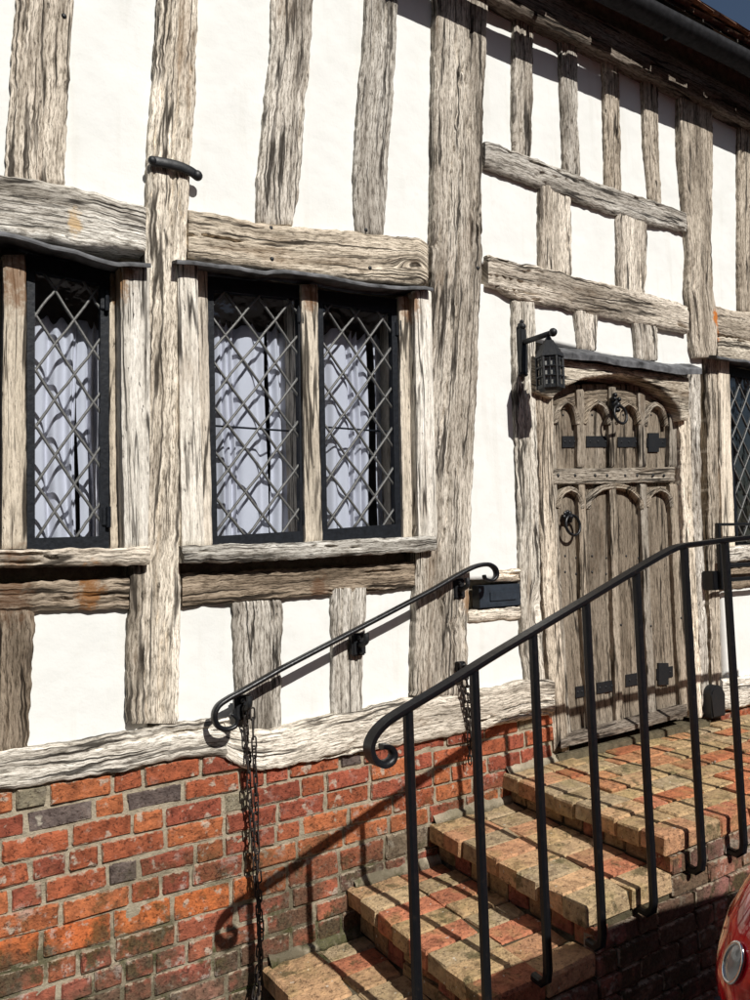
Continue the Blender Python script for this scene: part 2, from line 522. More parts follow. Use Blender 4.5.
# ------------------------------------------------------------------ unseen houses added across the street, behind the camera, to cut sky light
BRICKFAR = simple('far_brick', (.15, .135, .12), .9, 12, .3, .3)
FARGLASS = simple('far_glass', (.03, .035, .04), .15, 3, .1, .0)
FARTRIM = simple('far_trim', (.45, .43, .40), .7, 10, .1, .1)
for k in range(3):
    opp = thing('sky_blocking_house', ('unseen plain house added across the street to cut sky light, left of three', 'unseen plain house added across the street to cut sky light, middle of three', 'unseen plain house added across the street to cut sky light, right of three')[k], 'house', group='unseen houses added to cut sky light')
    x0 = -14 + k * 11.0
    bm = bmesh.new(); box(bm, x0, x0 + 10.99, -14.5, -8.8, 0, 5.9); bm_obj('wall', bm, BRICKFAR, opp)
    bm = bmesh.new()
    A_ = [(-8.5, 5.8), (-11.65, 8.0), (-14.8, 5.8), (-14.8, 5.65), (-11.65, 7.85), (-8.5, 5.65)]
    f0 = [bm.verts.new((x0, y, z)) for y, z in A_]; f1 = [bm.verts.new((x0 + 10.99, y, z)) for y, z in A_]
    bm.faces.new(f0); bm.faces.new(f1[::-1])
    for i in range(6): bm.faces.new((f0[i], f0[(i + 1) % 6], f1[(i + 1) % 6], f1[i]))
    bm_obj('roof', bm, TILE, opp)
    for fl in (1.0, 3.6):
        for j in range(4):
            xa_ = x0 + 1.0 + j * 2.6
            if fl == 1.0 and j == 1:
                bm = bmesh.new(); box(bm, xa_, xa_ + .9, -8.82, -8.76, .1, 2.1); bm_obj('door', bm, BOX_METAL, opp); continue
            bm = bmesh.new(); box(bm, xa_, xa_ + 1.0, -8.82, -8.77, fl, fl + 1.4); wd = bm_obj('window', bm, FARTRIM, opp)
            for u in (0, 1):
                bm = bmesh.new(); box(bm, xa_ + .07 + u * .45, xa_ + .48 + u * .45, -8.80, -8.764, fl + .08, fl + 1.32); bm_obj('pane', bm, FARGLASS, wd)

# ------------------------------------------------------------------ the house
house = thing('timber_framed_house', 'old timber framed house with white plaster panels on a red brick base', 'house')

def polyl(rows, ts):
    """rows: sorted (t, a, b) -> interpolated a, b"""
    r = np.array(rows, float)
    return np.interp(ts, r[:, 0], r[:, 1]), np.interp(ts, r[:, 0], r[:, 2])

SEED = [10]
TINTS = {'pale': (1.20, 1.17, 1.13), 'silver': (1.12, 1.12, 1.10), 'mid': (.95, .92, .88), 'brown': (.60, .52, .44),
         'dark': (.42, .37, .33), 'warm': (1.15, 1.06, .93), 'bone': (1.45, 1.41, 1.34), 'door': (.46, .42, .375), 'rib': (.62, .57, .51)}

def timber_world(name, A, B, off=0.02, back=.10, parent=None, tint='pale', mat=None, rough=1.0, round_=.012, crack=1.0,
                 wob=.0045, label=None, res=.007, age=.95):
    """A, B: two edge polylines [(x, z)...] of equal count, the timber lies between them; front face at y=-off"""
    SEED[0] += 1; sd = SEED[0]
    A = np.array(A, float); B = np.array(B, float)
    mid = (A + B) / 2
    seg = np.r_[0, np.cumsum(np.linalg.norm(np.diff(mid, axis=0), axis=1))]
    L = seg[-1]
    wid = np.mean(np.linalg.norm(A - B, axis=1))
    n = int(max(4, min(420, L / (res * 1.6)))); m = int(max(7, min(60, wid / res)))
    s = np.linspace(0, L, n + 1)
    Ax = np.interp(s, seg, A[:, 0]); Az = np.interp(s, seg, A[:, 1])
    Bx = np.interp(s, seg, B[:, 0]); Bz = np.interp(s, seg, B[:, 1])
    # uneven arrises
    wa = ((fbm(s * 4.5, s * 0 + 3, sd, 2) - .5) * 1.5 + (fbm(s * 34, s * 0 + 5, sd + 2, 4) - .5) * 2.6) * wob
    wb = ((fbm(s * 4.5, s * 0 + 9, sd + 5, 2) - .5) * 1.5 + (fbm(s * 34, s * 0 + 7, sd + 6, 4) - .5) * 2.6) * wob
    dx = Bx - Ax; dz = Bz - Az; dl = np.hypot(dx, dz) + 1e-9
    Ax = Ax + dx / dl * wa; Az = Az + dz / dl * wa; Bx = Bx + dx / dl * wb; Bz = Bz + dz / dl * wb
    u = np.linspace(0, 1, m + 1)
    # extra columns at the arris so that the rounding is smooth
    S, U = np.meshgrid(s, u, indexing='ij')
    X = Ax[:, None] * (1 - U) + Bx[:, None] * U
    Z = Az[:, None] * (1 - U) + Bz[:, None] * U
    ac = U * dl[:, None]
    warp = (fbm(S * 1.2, ac * 5, sd + 31, 2) - .5) * .028
    acw = ac + warp
    edge = np.minimum(U, 1 - U) * dl[:, None]
    rloc = round_ * (.35 + 1.5 * fbm(S * 11, np.where(U < .5, 2., 7.), sd + 40, 3) ** 1.5)
    rnd = rloc * np.clip(1 - edge / (rloc * 1.3), 0, 1) ** 2
    endd = np.minimum(S, L - S)
    rnd = rnd + .006 * np.clip(1 - endd / .012, 0, 1) ** 2
    g = (fbm(S * 4, acw * 85, sd + 3, 4) - .5) * .0050 * rough
    big = (fbm(S * 2.5, ac * 6, sd + 7, 3) - .5) * .006 * rough
    cr = np.abs(fbm(S * 1.1, acw * 16, sd + 11, 3) - .5)
    crk = np.clip(1 - cr / .026, 0, 1) * np.clip((fbm(S * 1.7, acw * 4, sd + 12, 2) - .42) * 12, 0, 1) * .015 * crack
    Y = -off + rnd - g - big + crk
    N, M = n + 1, m + 1
    verts = np.stack([X, Y, Z], -1).reshape(-1, 3)
    uvx = (S + sd * 3.37).reshape(-1); uvy = (ac + sd * 1.71).reshape(-1)
    idx = np.arange(N * M).reshape(N, M)
    q = np.stack([idx[:-1, :-1], idx[:-1, 1:], idx[1:, 1:], idx[1:, :-1]], -1).reshape(-1, 4)
    loop = np.concatenate([idx[:, 0], idx[-1, 1:], idx[-2::-1, -1], idx[0, -2:0:-1]])
    bv = verts[loop].copy(); bv[:, 1] = back
    base = len(verts)
    k = len(loop); bi = base + np.arange(k)
    side = np.stack([loop, np.roll(loop, -1), np.roll(bi, -1), bi], -1)
    verts = np.vstack([verts, bv])
    uv = np.stack([np.r_[uvx, uvx[loop]], np.r_[uvy, uvy[loop] + .12]], -1)
    # orientation: the front must face -y
    v0, v1, v2 = verts[q[0][0]], verts[q[0][1]], verts[q[0][2]]
    nrm = np.cross(v1 - v0, v2 - v0)
    if nrm[1] > 0:
        q = q[:, ::-1]
    else:
        side = side[:, ::-1]
    faces = np.vstack([q, side]).tolist()
    t = TINTS[tint] if isinstance(tint, str) else tint
    j = .93 + .14 * random.random()
    o = mesh_obj(name, verts.tolist(), faces, mat or OAK, parent or house, True, uv, tuple(c * j for c in t))
    o.color[3] = age
    try:
        o.data.set_sharp_from_angle(angle=math.radians(55))
    except Exception:
        pass
    if label: o['label'] = label
    return o

def post(name, rows, off=.02, **kw):
    """rows of pixels (y, x_left, x_right)"""
    A = []; B = []
    for y, a, b in rows:
        p = W(a, y, off); q = W(b, y, off)
        A.append((p[0], p[2])); B.append((q[0], q[2]))
    up = kw.pop('up', None)
    if up is not None:   # carry the last slope on up to a height
        def ext(P):
            (x1, z1), (x2, z2) = P[0], P[1]
            k = (x1 - x2) / (z1 - z2) * .4
            return [(x1 + k * (up - z1), up)] + P
        A = ext(A); B = ext(B)
    return timber_world(name, A, B, off, **kw)

def beam(name, rows, off=.02, **kw):
    """rows of pixels (x, y_top, y_bottom)"""
    A = []; B = []
    for x, a, b in rows:
        p = W(x, a, off); q = W(x, b, off)
        A.append((p[0], p[2])); B.append((q[0], q[2]))
    lx = kw.pop('left', None); rx = kw.pop('right', None)
    if lx is not None:
        A = [(lx, A[0][1])] + A; B = [(lx, B[0][1])] + B
    if rx is not None:
        A = A + [(rx, A[-1][1])]; B = B + [(rx, B[-1][1])]
    return timber_world(name, A, B, off, **kw)

PTOP = 4.42
W1L = 2 * W(27, 262, -.02)[0] - W(109, 278, -.02)[0] - .10
# --- upper left
post('stud', [(0, 17, 74), (40, 14, 72), (83, 12, 69.5), (125, 7.5, 67), (185, 5, 64.5)], up=PTOP, tint='pale')
post('post', [(0, 159, 199), (83, 154, 197), (125, 151, 194), (165, 148, 191), (210, 147, 189), (262, 146, 186), (330, 143, 180),
              (420, 141, 180), (540, 136, 182), (562, 132, 182), (600, 131, 181.5), (660, 129, 180), (724, 128, 179)],
     up=PTOP, off=.03, tint='bone', label='pale gnarled oak post between the two left windows')
post('stud', [(0, 273, 313), (50, 272, 312), (83, 268, 309), (133, 263, 304), (180, 258.5, 300), (200, 258, 298.5), (224, 259, 294)], up=PTOP)
post('stud', [(0, 367, 399), (50, 365, 397.5), (100, 360, 394), (140, 357, 391), (170, 356, 389.5), (200, 356, 387.5), (234, 359, 385)], up=PTOP, tint='mid')
post('post', [(0, 438, 490), (100, 436, 485), (200, 435, 482.5), (250, 434, 483), (300, 432, 482), (400, 425, 478), (470, 420, 474),
              (540, 418, 472), (590, 417, 470), (696, 415, 468)], up=4.60, off=.04, tint='mid', crack=1.3,
     label='broad grey oak post left of the lantern')
# --- upper right
for r in ([(20, 515, 535.5), (60, 514.5, 535), (100, 514, 534), (156, 515, 533)],
          [(44, 561, 578), (100, 563, 579), (176, 566, 581)],
          [(66, 605, 620), (130, 606.5, 621), (192, 608, 623)],
          [(84, 644, 659.5), (140, 646, 660), (206, 652, 662.5)]):
    post('stud', r, tint='mid', up=PTOP)
post('post', [(96, 681, 714), (150, 682.5, 714), (200, 686, 713.5), (250, 690.5, 712.5), (290, 689, 714), (312, 692, 718), (345, 694, 718.5), (357, 697, 717)],
     off=.035, tint='mid', up=PTOP, label='oak post with bulging foot right of the door head')
post('stud', [(120, 740, 768), (220, 740, 767), (312, 740, 766)], tint='mid', up=PTOP)
beam('rail_beam', [(486, 139.5, 166), (500, 143.5, 171), (543, 160, 187), (573, 171.5, 198), (613, 186.5, 212), (650, 199, 223), (690, 213, 231)],
     off=.026, tint='mid')
post('stud', [(184, 541, 572), (230, 541, 573), (275, 541, 573)], tint='pale')
post('stud', [(210, 618.5, 648.5), (250, 619, 648.5), (293, 619, 647.5)], tint='pale')
beam('rail_beam', [(489, 254, 284), (505, 258, 291), (520, 262, 300), (540, 265, 303), (560, 270, 305), (577, 276, 310), (617, 285, 318.5), (647, 293, 324), (690, 304, 333)],
     off=.03, tint='pale', crack=1.6)
post('stud', [(307, 576, 600), (330, 579, 599), (350, 581, 598)], tint='pale')
post('stud', [(320, 634, 660), (340, 637, 659), (360, 638, 659)], tint='pale')
# --- left lintels and sills
beam('lintel', [(0, 173, 231), (64, 183, 241), (83, 188, 244), (127, 200, 248), (146.5, 205.5, 250)], off=.035, left=-.55, tint='silver',
     label='knotty grey lintel above the leftmost window')
beam('lintel', [(189.5, 208, 254), (215, 213, 261), (250, 220, 265), (278, 224, 268.5), (313, 227, 272.5), (350, 230, 277), (383, 232.5, 280), (420, 237, 283.5), (429, 243, 282)],
     off=.045, tint='warm', crack=1.8, label='deeply grained lintel above the two light window')
def sillpost(*a, **k): pass
beam('under_sill_rail', [(0, 584, 613), (60, 581, 611), (131, 577, 608)], off=.018, left=-.62, tint='brown')
beam('under_sill_rail', [(183, 574, 606), (240, 571, 603), (300, 568, 598), (360, 566, 593), (424, 561, 587)], off=.018, tint='brown')
# --- lower left
post('stud', [(610, -12, 35), (650, -10, 33.5), (717, -8, 30), (752, -8, 28.5)], tint='brown')
post('stud', [(600, 235, 283.5), (640, 236, 283), (690, 238, 282), (733, 237, 284)], tint='mid')
post('stud', [(586, 333, 368.5), (620, 333, 366.5), (660, 333.5, 365), (718, 334, 364)], tint='mid')
# --- sole plates
beam('sole_plate', [(0, 752, 792), (30, 748, 788), (90, 739.5, 777), (143, 731, 767), (180, 723, 760), (213, 720, 757), (231, 718, 758)], off=.03,
     left=-1.6, tint='bone', crack=1.3, label='long pale sole plate left of the hanging chain')
beam('sole_plate', [(226, 722, 758), (236, 726, 764), (248, 729, 770), (260, 730, 771), (284, 727, 768), (333, 716, 758), (365, 710, 752), (417, 697, 744), (468, 691, 734), (500, 688, 725), (528, 680, 720), (556, 680, 713)],
     off=.035, tint='bone', crack=1.5, wob=.004, label='split pale sole plate behind the iron rails')
beam('sole_plate', [(724, 680, 711), (750, 676, 706)], off=.03, right=7.0, tint='bone')
# --- round the door
post('door_post', [(300, 514, 536.5), (400, 516, 537), (500, 520, 539.8), (600, 522, 542), (650, 523.5, 544.5), (668, 527, 545.5), (692, 529, 548)],
     off=.02, tint='silver')
post('door_jamb', [(384, 536.5, 553.5), (500, 540, 556), (600, 545, 560.5), (700, 552, 567), (752, 556, 571)], off=.02, back=.22, tint='pale', res=.006, wob=.002)
arch = [(536.8, 391), (553.5, 398), (556, 395), (565.6, 387), (582.7, 379), (602, 376), (621, 374.5), (642, 379), (659.5, 388), (672, 398), (681, 411), (682, 420), (690, 420)]
def topy(x): return 357 + (x - 553) * (377 - 357) / (692 - 553)
beam('door_head', [(x, topy(x), y) for x, y in arch], off=.055, back=.22, tint='warm', crack=.6, res=.005, wob=.0015)
post('door_jamb', [(412, 681.3, 691), (500, 683.5, 693.3), (600, 688, 698), (718, 693, 703.5)], off=.02, back=.22, tint='bone', res=.005, wob=.002)
post('door_post', [(372, 690, 701.5), (500, 693.8, 702.5), (600, 698.5, 707), (716, 704, 712)], off=.015, tint='pale')
post('door_post', [(355, 706, 719.5), (480, 709, 719.5), (600, 711, 721), (690, 713, 723)], off=.0, tint='mid')
# --- right hand window surround
beam('lintel', [(713, 305, 334), (730, 309, 337), (750, 312, 340)], off=.03, right=6.2, tint='mid', crack=1.5)
beam('lintel', [(719, 336, 357), (735, 338, 360), (750, 340, 362)], off=.035, right=6.2, tint='warm', crack=1.5)
post('window_jamb', [(357, 718.5, 730), (450, 720, 732), (548, 724, 736)], off=.01, back=.16, tint='bone', crack=.25, rough=.25, age=.5, wob=.0012, round_=.005)
beam('under_sill_rail', [(724, 570, 589), (750, 567, 587)], off=.015, right=6.2, tint='brown')
# --- letter box boards
beam('board', [(497, 570.5, 582), (522.5, 568, 580.5)], off=.012, tint='bone', back=.06)
beam('board', [(470, 611, 623), (522.5, 606, 619)], off=.012, tint='bone', back=.06)

# --- beyond the frame on both sides, in metres
timber_world('post', [(-.52, 4.42), (-.50, 1.15)], [(-.30, 4.42), (-.29, 1.15)], off=.03)
timber_world('post', [(-1.62, 4.42), (-1.60, 1.15)], [(-1.40, 4.42), (-1.38, 1.15)], off=.03)
timber_world('stud', [(-1.02, 4.42), (-1.0, 1.15)], [(-.86, 4.42), (-.84, 1.15)], off=.02, tint='mid')
timber_world('post', [(6.2, 4.42), (6.2, .84)], [(6.42, 4.42), (6.43, .84)], off=.03)
timber_world('post', [(6.95, 4.42), (6.95, .84)], [(7.15, 4.42), (7.15, .84)], off=.03)
timber_world('stud', [(5.45, 4.42), (5.45, 3.0)], [(5.62, 4.42), (5.62, 3.0)], off=.02)
# wall plate under the eaves
timber_world('wall_plate', [(-1.7, 4.56), (7.2, 4.56)], [(-1.7, 4.365), (7.2, 4.365)], off=.075, back=.12, tint='dark', res=.014)

# --- plaster panels, one sheet for each bay
def panel_world(x0, x1, z0, z1, y=0.0, quad=None):
    SEED[0] += 1; sd = SEED[0]
    if quad is None:
        quad = [(x0, z1), (x1, z1), (x1, z0), (x0, z0)]
    q = np.array(quad, float)
    w = np.linalg.norm(q[1] - q[0]); h = np.linalg.norm(q[3] - q[0])
    n = int(max(3, min(70, w / .018))); m = int(max(3, min(90, h / .018)))
    U, T = np.meshgrid(np.linspace(0, 1, n + 1), np.linspace(0, 1, m + 1), indexing='ij')
    P = ((1 - U) * (1 - T))[..., None] * q[0] + (U * (1 - T))[..., None] * q[1] + (U * T)[..., None] * q[2] + ((1 - U) * T)[..., None] * q[3]
    Y = y + .008 + (fbm(P[..., 0] * 5, P[..., 1] * 5, sd, 4) - .5) * .009 + (fbm(P[..., 0] * 26, P[..., 1] * 26, sd + 3, 3) - .5) * .0028
    verts = np.stack([P[..., 0], Y, P[..., 1]], -1).reshape(-1, 3)
    idx = np.arange((n + 1) * (m + 1)).reshape(n + 1, m + 1)
    f = np.stack([idx[:-1, :-1], idx[:-1, 1:], idx[1:, 1:], idx[1:, :-1]], -1).reshape(-1, 4)
    nv = len(verts)
    loop = np.concatenate([idx[:, 0], idx[-1, 1:], idx[-2::-1, -1], idx[0, -2:0:-1]])
    bv = verts[loop].copy(); bv[:, 1] = .05
    bi = nv + np.arange(len(loop))
    side = np.stack([loop, np.roll(loop, -1), np.roll(bi, -1), bi], -1)
    return mesh_obj('plaster_panel', np.vstack([verts, bv]).tolist(), np.vstack([f, side]).tolist(), PLASTER, house, True)

def panel(*px):
    return panel_world(0, 0, 0, 0, 0, [tuple(W(x, y)[[0, 2]]) for x, y in px])

def col_panel(xl_bot, xr_bot, ybl, ybr, xl_top, xr_top):
    """upper panel whose top lies above the frame: reaches up to the wall plate"""
    a = W(xl_bot, ybl); b = W(xr_bot, ybr)
    c = W(xl_top, 20); d = W(xr_top, 20)
    panel_world(0, 0, 0, 0, 0, [(c[0], 4.45), (d[0], 4.45), (b[0], b[2]), (a[0], a[2])])

col_panel(40, 165, 190, 215, 45, 178)
col_panel(170, 278, 222, 236, 178, 292)
col_panel(276, 372, 238, 244, 292, 382)
col_panel(370, 445, 246, 254, 382, 464)
panel((428, 236), (440, 240), (440, 300), (427, 298))
xs = [(478, 466), (522, 526), (572, 571), (615, 612), (656, 652), (700, 698)]
for (b0, t0), (b1, t1) in zip(xs[:-1], xs[1:]):
    a = W(b0, 150 + (b0 - 487) * .38); b = W(b1, 150 + (b1 - 487) * .38)
    panel_world(0, 0, 0, 0, 0, [(a[0], 4.45), (b[0], 4.45), (b[0], b[2]), (a[0], a[2])])
a = W(700, 318); b = W(752, 330)
panel_world(0, 0, 0, 0, 0, [(a[0], 4.45), (b[0], 4.45), (b[0], b[2]), (a[0], a[2])])
panel((478, 160), (556, 188), (556, 278), (478, 262))
panel((556, 188), (632, 215), (632, 296), (556, 278))
panel((632, 215), (700, 232), (700, 312), (632, 296))
panel((526, 296), (588, 310), (588, 350), (526, 336))
panel((588, 310), (646, 322), (646, 362), (588, 352))
panel((646, 322), (703, 334), (703, 372), (646, 362))
panel((470, 280), (528, 296), (530, 578), (466, 580))
panel((462, 612), (534, 612), (538, 692), (462, 704))
panel((20, 604), (150, 600), (148, 740), (20, 760))
panel((160, 600), (258, 598), (258, 738), (160, 734))
panel((262, 594), (350, 590), (350, 722), (262, 736))
panel((352, 588), (432, 582), (432, 702), (352, 718))
a = W(722, 580); b = W(722, 688)
panel_world(a[0], 6.3, b[2], a[2])
panel_world(-.6, .42, 2.9, 4.45)
panel_world(-.55, .40, 1.1, 1.62)
panel_world(-.45, W1L - .04, 1.55, 2.92)
panel_world(-1.5, -.42, 1.1, 4.45)
panel_world(4.80, 5.52, 3.0, 4.45); panel_world(5.53, 6.3, 3.0, 4.45); panel_world(6.3, 7.05, .8, 4.45)

# --- masonry core behind the panels, with the openings left free
cuts = []
def opening(x0, x1, z0, z1): cuts.append((x0, x1, z0, z1))
g1 = W(108, 543, -.07)[0]
opening(W1L - .02, g1 + .05, 1.72, 2.86)
opening(W(196, 400)[0], W(420, 400)[0], 1.74, 2.90)
opening(W(553, 500)[0] - .02, W(682, 500)[0] + .06, .70, 2.60)
opening(W(727, 480)[0], 6.15, 1.70, 2.90)
bm = bmesh.new()
def core(x0, x1, z0, z1): box(bm, x0, x1, .06, .26, z0, z1)
xs = -1.7
for x0, x1, z0, z1 in cuts:
    core(xs, x0 - .001, .0, 5.02); core(x0, x1, .0, z0); core(x0, x1, z1, 5.02); xs = x1 + .001
core(xs, 7.2, .0, 5.02)
bm_obj('wall_core', bm, MORTAR, house)
bm = bmesh.new()
for (x0, x1, z0, z1) in ((-1.7, 7.2, .55, .62), (-1.7, 7.2, 3.1, 3.2)):
    box(bm, x0, x1, .27, 3.2, z0, z1)
for (x0, x1, y0, y1) in ((-1.7, 7.2, 3.2, 3.3), (-1.8, -1.7, .27, 3.2), (7.2, 7.3, .27, 3.2), (2.45, 2.55, .27, 3.19), (4.15, 4.25, .27, 3.19)):
    box(bm, x0, x1, y0, y1, .5, 3.2)
bm_obj('room_walls', bm, ROOM, house)

# ------------------------------------------------------------------ windows
def ring(outer, inner, off, depth):
    vs = []
    for P in (outer, inner):
        for x, z in P: vs.append((x, -off, z))
    for P in (outer, inner):
        for x, z in P: vs.append((x, -off + depth, z))
    f = []
    for i in range(4):
        j = (i + 1) % 4
        f += [(i, j, 4 + j, 4 + i), (8 + i, 12 + i, 12 + j, 8 + j), (i, 8 + i, 8 + j, j), (4 + i, 4 + j, 12 + j, 12 + i)]
    return vs, f

def clip_poly(poly, quad):
    """clip convex polygon by convex quad (clockwise or not)"""
    ar = sum(quad[i][0] * quad[(i + 1) % 4][1] - quad[(i + 1) % 4][0] * quad[i][1] for i in range(4))
    Q = quad if ar > 0 else quad[::-1]
    out = poly
    for i in range(4):
        a = Q[i]; b = Q[(i + 1) % 4]
        def side(p): return (b[0] - a[0]) * (p[1] - a[1]) - (b[1] - a[1]) * (p[0] - a[0])
        res = []
        for k in range(len(out)):
            p = out[k]; q = out[(k + 1) % len(out)]
            sp, sq = side(p), side(q)
            if sp >= 0: res.append(p)
            if (sp >= 0) != (sq >= 0):
                t = sp / (sp - sq)
                res.append((p[0] + t * (q[0] - p[0]), p[1] + t * (q[1] - p[1])))
        out = res
        if not out: return []
    return out

def casement(win, outer, inner, off, dw, dh, phase=(0, 0), bar=None, hinge=True):
    """an iron casement with diamond panes in lead cames"""
    outer = [(x, z + (.03 if z > sum(p[1] for p in outer) / 4 else -.035)) for x, z in outer]
    vs, f = ring(outer, inner, off, .028)
    fr = mesh_obj('casement_frame', vs, f, FRAME, win)
    # thin inner bead
    cx = sum(p[0] for p in inner) / 4; cz = sum(p[1] for p in inner) / 4
    q = [(x + math.copysign(.018, x - cx), z + math.copysign(.012, z - cz)) for x, z in inner]
    x0 = min(p[0] for p in q); x1 = max(p[0] for p in q); z0 = min(p[1] for p in q); z1 = max(p[1] for p in q)
    yg = -off + .016
    i0 = int(math.floor((x0 - cx) / dw)) - 1; i1 = int(math.ceil((x1 - cx) / dw)) + 1
    j0 = int(math.floor((z0 - cz) / dh)) - 1; j1 = int(math.ceil((z1 - cz) / dh)) + 1
    ox = cx + phase[0] * dw; oz = cz + phase[1] * dh
    for i in range(2 * i0, 2 * i1 + 1):
        for j in range(2 * j0, 2 * j1 + 1):
            if (i + j) % 2: continue
            c = (ox + i * dw / 2, oz + j * dh / 2)
            d = clip_poly([(c[0] - dw / 2, c[1]), (c[0], c[1] - dh / 2), (c[0] + dw / 2, c[1]), (c[0], c[1] + dh / 2)], q)
            if len(d) < 3: continue
            a = abs(sum(d[k][0] * d[(k + 1) % len(d)][1] - d[(k + 1) % len(d)][0] * d[k][1] for k in range(len(d)))) / 2
            if a < .0004: continue
            tx, tz = random.gauss(0, .012), random.gauss(0, .012)
            vv = [(x, yg + (x - c[0]) * tx + (z - c[1]) * tz, z) for x, z in d]
            o = mesh_obj('pane', vv, [tuple(range(len(vv)))], GLASS, win)
    # cames: two families of diagonal lead strips
    for sgn in (1, -1):
        for k in range(-40, 41):
            # line: (x-ox)/dw*... through (ox + k*dw + dw/2 , oz) slope sgn*dh/dw
            bx = ox + (k + .5) * dw
            P0 = (bx - 20 * dw, oz - sgn * 20 * dh); P1 = (bx + 20 * dw, oz + sgn * 20 * dh)
            wq = .0045
            L = math.hypot(P1[0] - P0[0], P1[1] - P0[1]); nx = -(P1[1] - P0[1]) / L * wq; nz = (P1[0] - P0[0]) / L * wq
            d = clip_poly([(P0[0] - nx, P0[1] - nz), (P1[0] - nx, P1[1] - nz), (P1[0] + nx, P1[1] + nz), (P0[0] + nx, P0[1] + nz)], q)
            if len(d) < 4: continue
            # spine of the clipped strip
            tdir = ((P1[0] - P0[0]) / L, (P1[1] - P0[1]) / L)
            s = [p[0] * tdir[0] + p[1] * tdir[1] for p in d]
            cst = bx * (-tdir[1]) + oz * tdir[0]
            a0, a1 = min(s), max(s)
            if a1 - a0 < .025: continue
            seg = 8
            bmx = bmesh.new()
            pts = []
            for e in range(seg + 1):
                aa = a0 + (a1 - a0) * e / seg
                bb = cst + random.gauss(0, .0012)
                pts.append(Vector((tdir[0] * aa - tdir[1] * bb, yg - .002 + random.gauss(0, .0008), tdir[1] * aa + tdir[0] * bb)))
            sweep(bmx, pts, [(-wq, -.004), (wq, -.004), (wq, .002), (wq * .5, .0045), (-wq * .5, .0045), (-wq, .002)])
            bm_obj('came', bmx, CAME, win, True)
    if bar is not None:
        bmx = bmesh.new(); zz = z0 + (z1 - z0) * bar
        sweep(bmx, [Vector((x0, yg + .02, zz)), Vector((x1, yg + .02, zz))], circ(.004, 6))
        bm_obj('saddle_bar', bmx, FRAME, win)
    if hinge:
        for zz in (z0 + .08, z1 - .08):
            bmx = bmesh.new(); xr = max(p[0] for p in outer)
            box(bmx, xr - .030, xr - .004, -off - .008, -off + .004, zz - .03, zz + .03, .003)
            sweep(bmx, [Vector((xr - .010, -off - .012, zz - .035)), Vector((xr - .010, -off - .012, zz + .035))], circ(.008, 8), up=Vector((1, 0, 0)))
            bm_obj('hinge', bmx, FRAME, win)

def px_quad(pts, off):
    return [tuple(W(x, y, off)[[0, 2]]) for x, y in pts]

def window_part(label):
    w = bpy.data.objects.new('window', None); w.empty_display_size = .1
    link(w, house); w['label'] = label
    return w

def drip(win, pts, off0, face=.007, rise=.0):
    """lead drip sheet: pts pixels of its front lower edge, from the wall out"""
    P = [W(x, y, off0) for x, y in pts]
    xs_ = np.array([p[0] for p in P]); zs_ = np.array([p[2] for p in P])
    n = 110
    X = np.linspace(xs_[0], xs_[-1], n)
    Z = np.interp(X, xs_, zs_) + (vn(X * 9, X * 0, 5) - .5) * .012 + (vn(X * 37, X * 0, 6) - .5) * .003
    prof = [(.07, .022 + face + rise), (-.02, .018 + face + rise * .9), (-off0 + .006, .006 + face), (-off0, face - .003), (-off0 + .001, -.003), (-off0 + .008, -.003), (-off0 + .012, .006), (-.02, .014), (.07, .018)]
    verts = []; faces = []
    for i in range(n):
        for y, dz in prof: verts.append((X[i], y + (vn(np.array([X[i] * 8.]), np.array([3.]), 8)[0] - .5) * .006, Z[i] + dz))
    k = len(prof)
    for i in range(n - 1):
        for j in range(k):
            faces.append((i * k + j, i * k + (j + 1) % k, (i + 1) * k + (j + 1) % k, (i + 1) * k + j))
    faces += [tuple(range(k)), tuple(range((n - 1) * k, n * k))[::-1]]
    o = mesh_obj('lead_drip', verts, faces, LEAD, win, True)
    o.data.set_sharp_from_angle(angle=math.radians(28))
    return o

# W1, cut by the left edge of the photograph
win1 = window_part('leaded window with white curtains cut off at the left edge')
o1 = px_quad([(27, 262), (109, 278), (109, 545), (27, 549)], -.02)
i1 = px_quad([(35, 271), (100.5, 284), (100.5, 536), (35, 538)], -.02)
casement(win1, o1, i1, -.02, .122, .186, (.18, .1))
dx = (o1[1][0] - o1[0][0]) + .10
casement(win1, [(x - dx, z) for x, z in o1], [(x - dx, z) for x, z in i1], -.02, .122, .186, (.3, .1), hinge=False)
post('mullion', [(254, 3, 26), (300, 4, 26.5), (400, 3, 26), (549, 2, 27)], off=.005, back=.16, parent=win1, tint='warm', crack=.25, rough=.25, age=.5, wob=.0012, round_=.005)
post('window_jamb', [(272, 110, 120), (420, 110, 122), (548, 111, 125)], off=-.02, back=.16, parent=win1, tint='warm', crack=.25, rough=.25, age=.5, wob=.0012, round_=.005)
post('window_jamb', [(266, 121, 150.5), (420, 122, 150.5), (548, 125, 148.5)], off=.045, back=.05, parent=win1, tint='bone', crack=.25, rough=.25, age=.5, wob=.0012, round_=.005)
timber_world('window_jamb', [(W1L - .11, 2.84), (W1L - .11, 1.78)], [(W1L - .005, 2.84), (W1L - .005, 1.78)], off=.03, back=.16, parent=win1, tint='bone', crack=.25, rough=.25, age=.5, wob=.0012, round_=.005)
beam('sill', [(0, 550, 568), (60, 549, 567), (120, 547.5, 565), (151, 547, 564)], off=.075, back=.06, left=W1L - .14, parent=win1, tint='pale', crack=1.5)
drip(win1, [(-110, 220), (0, 233), (49, 247), (75, 252), (96, 259), (119, 266), (151, 267)], .085)

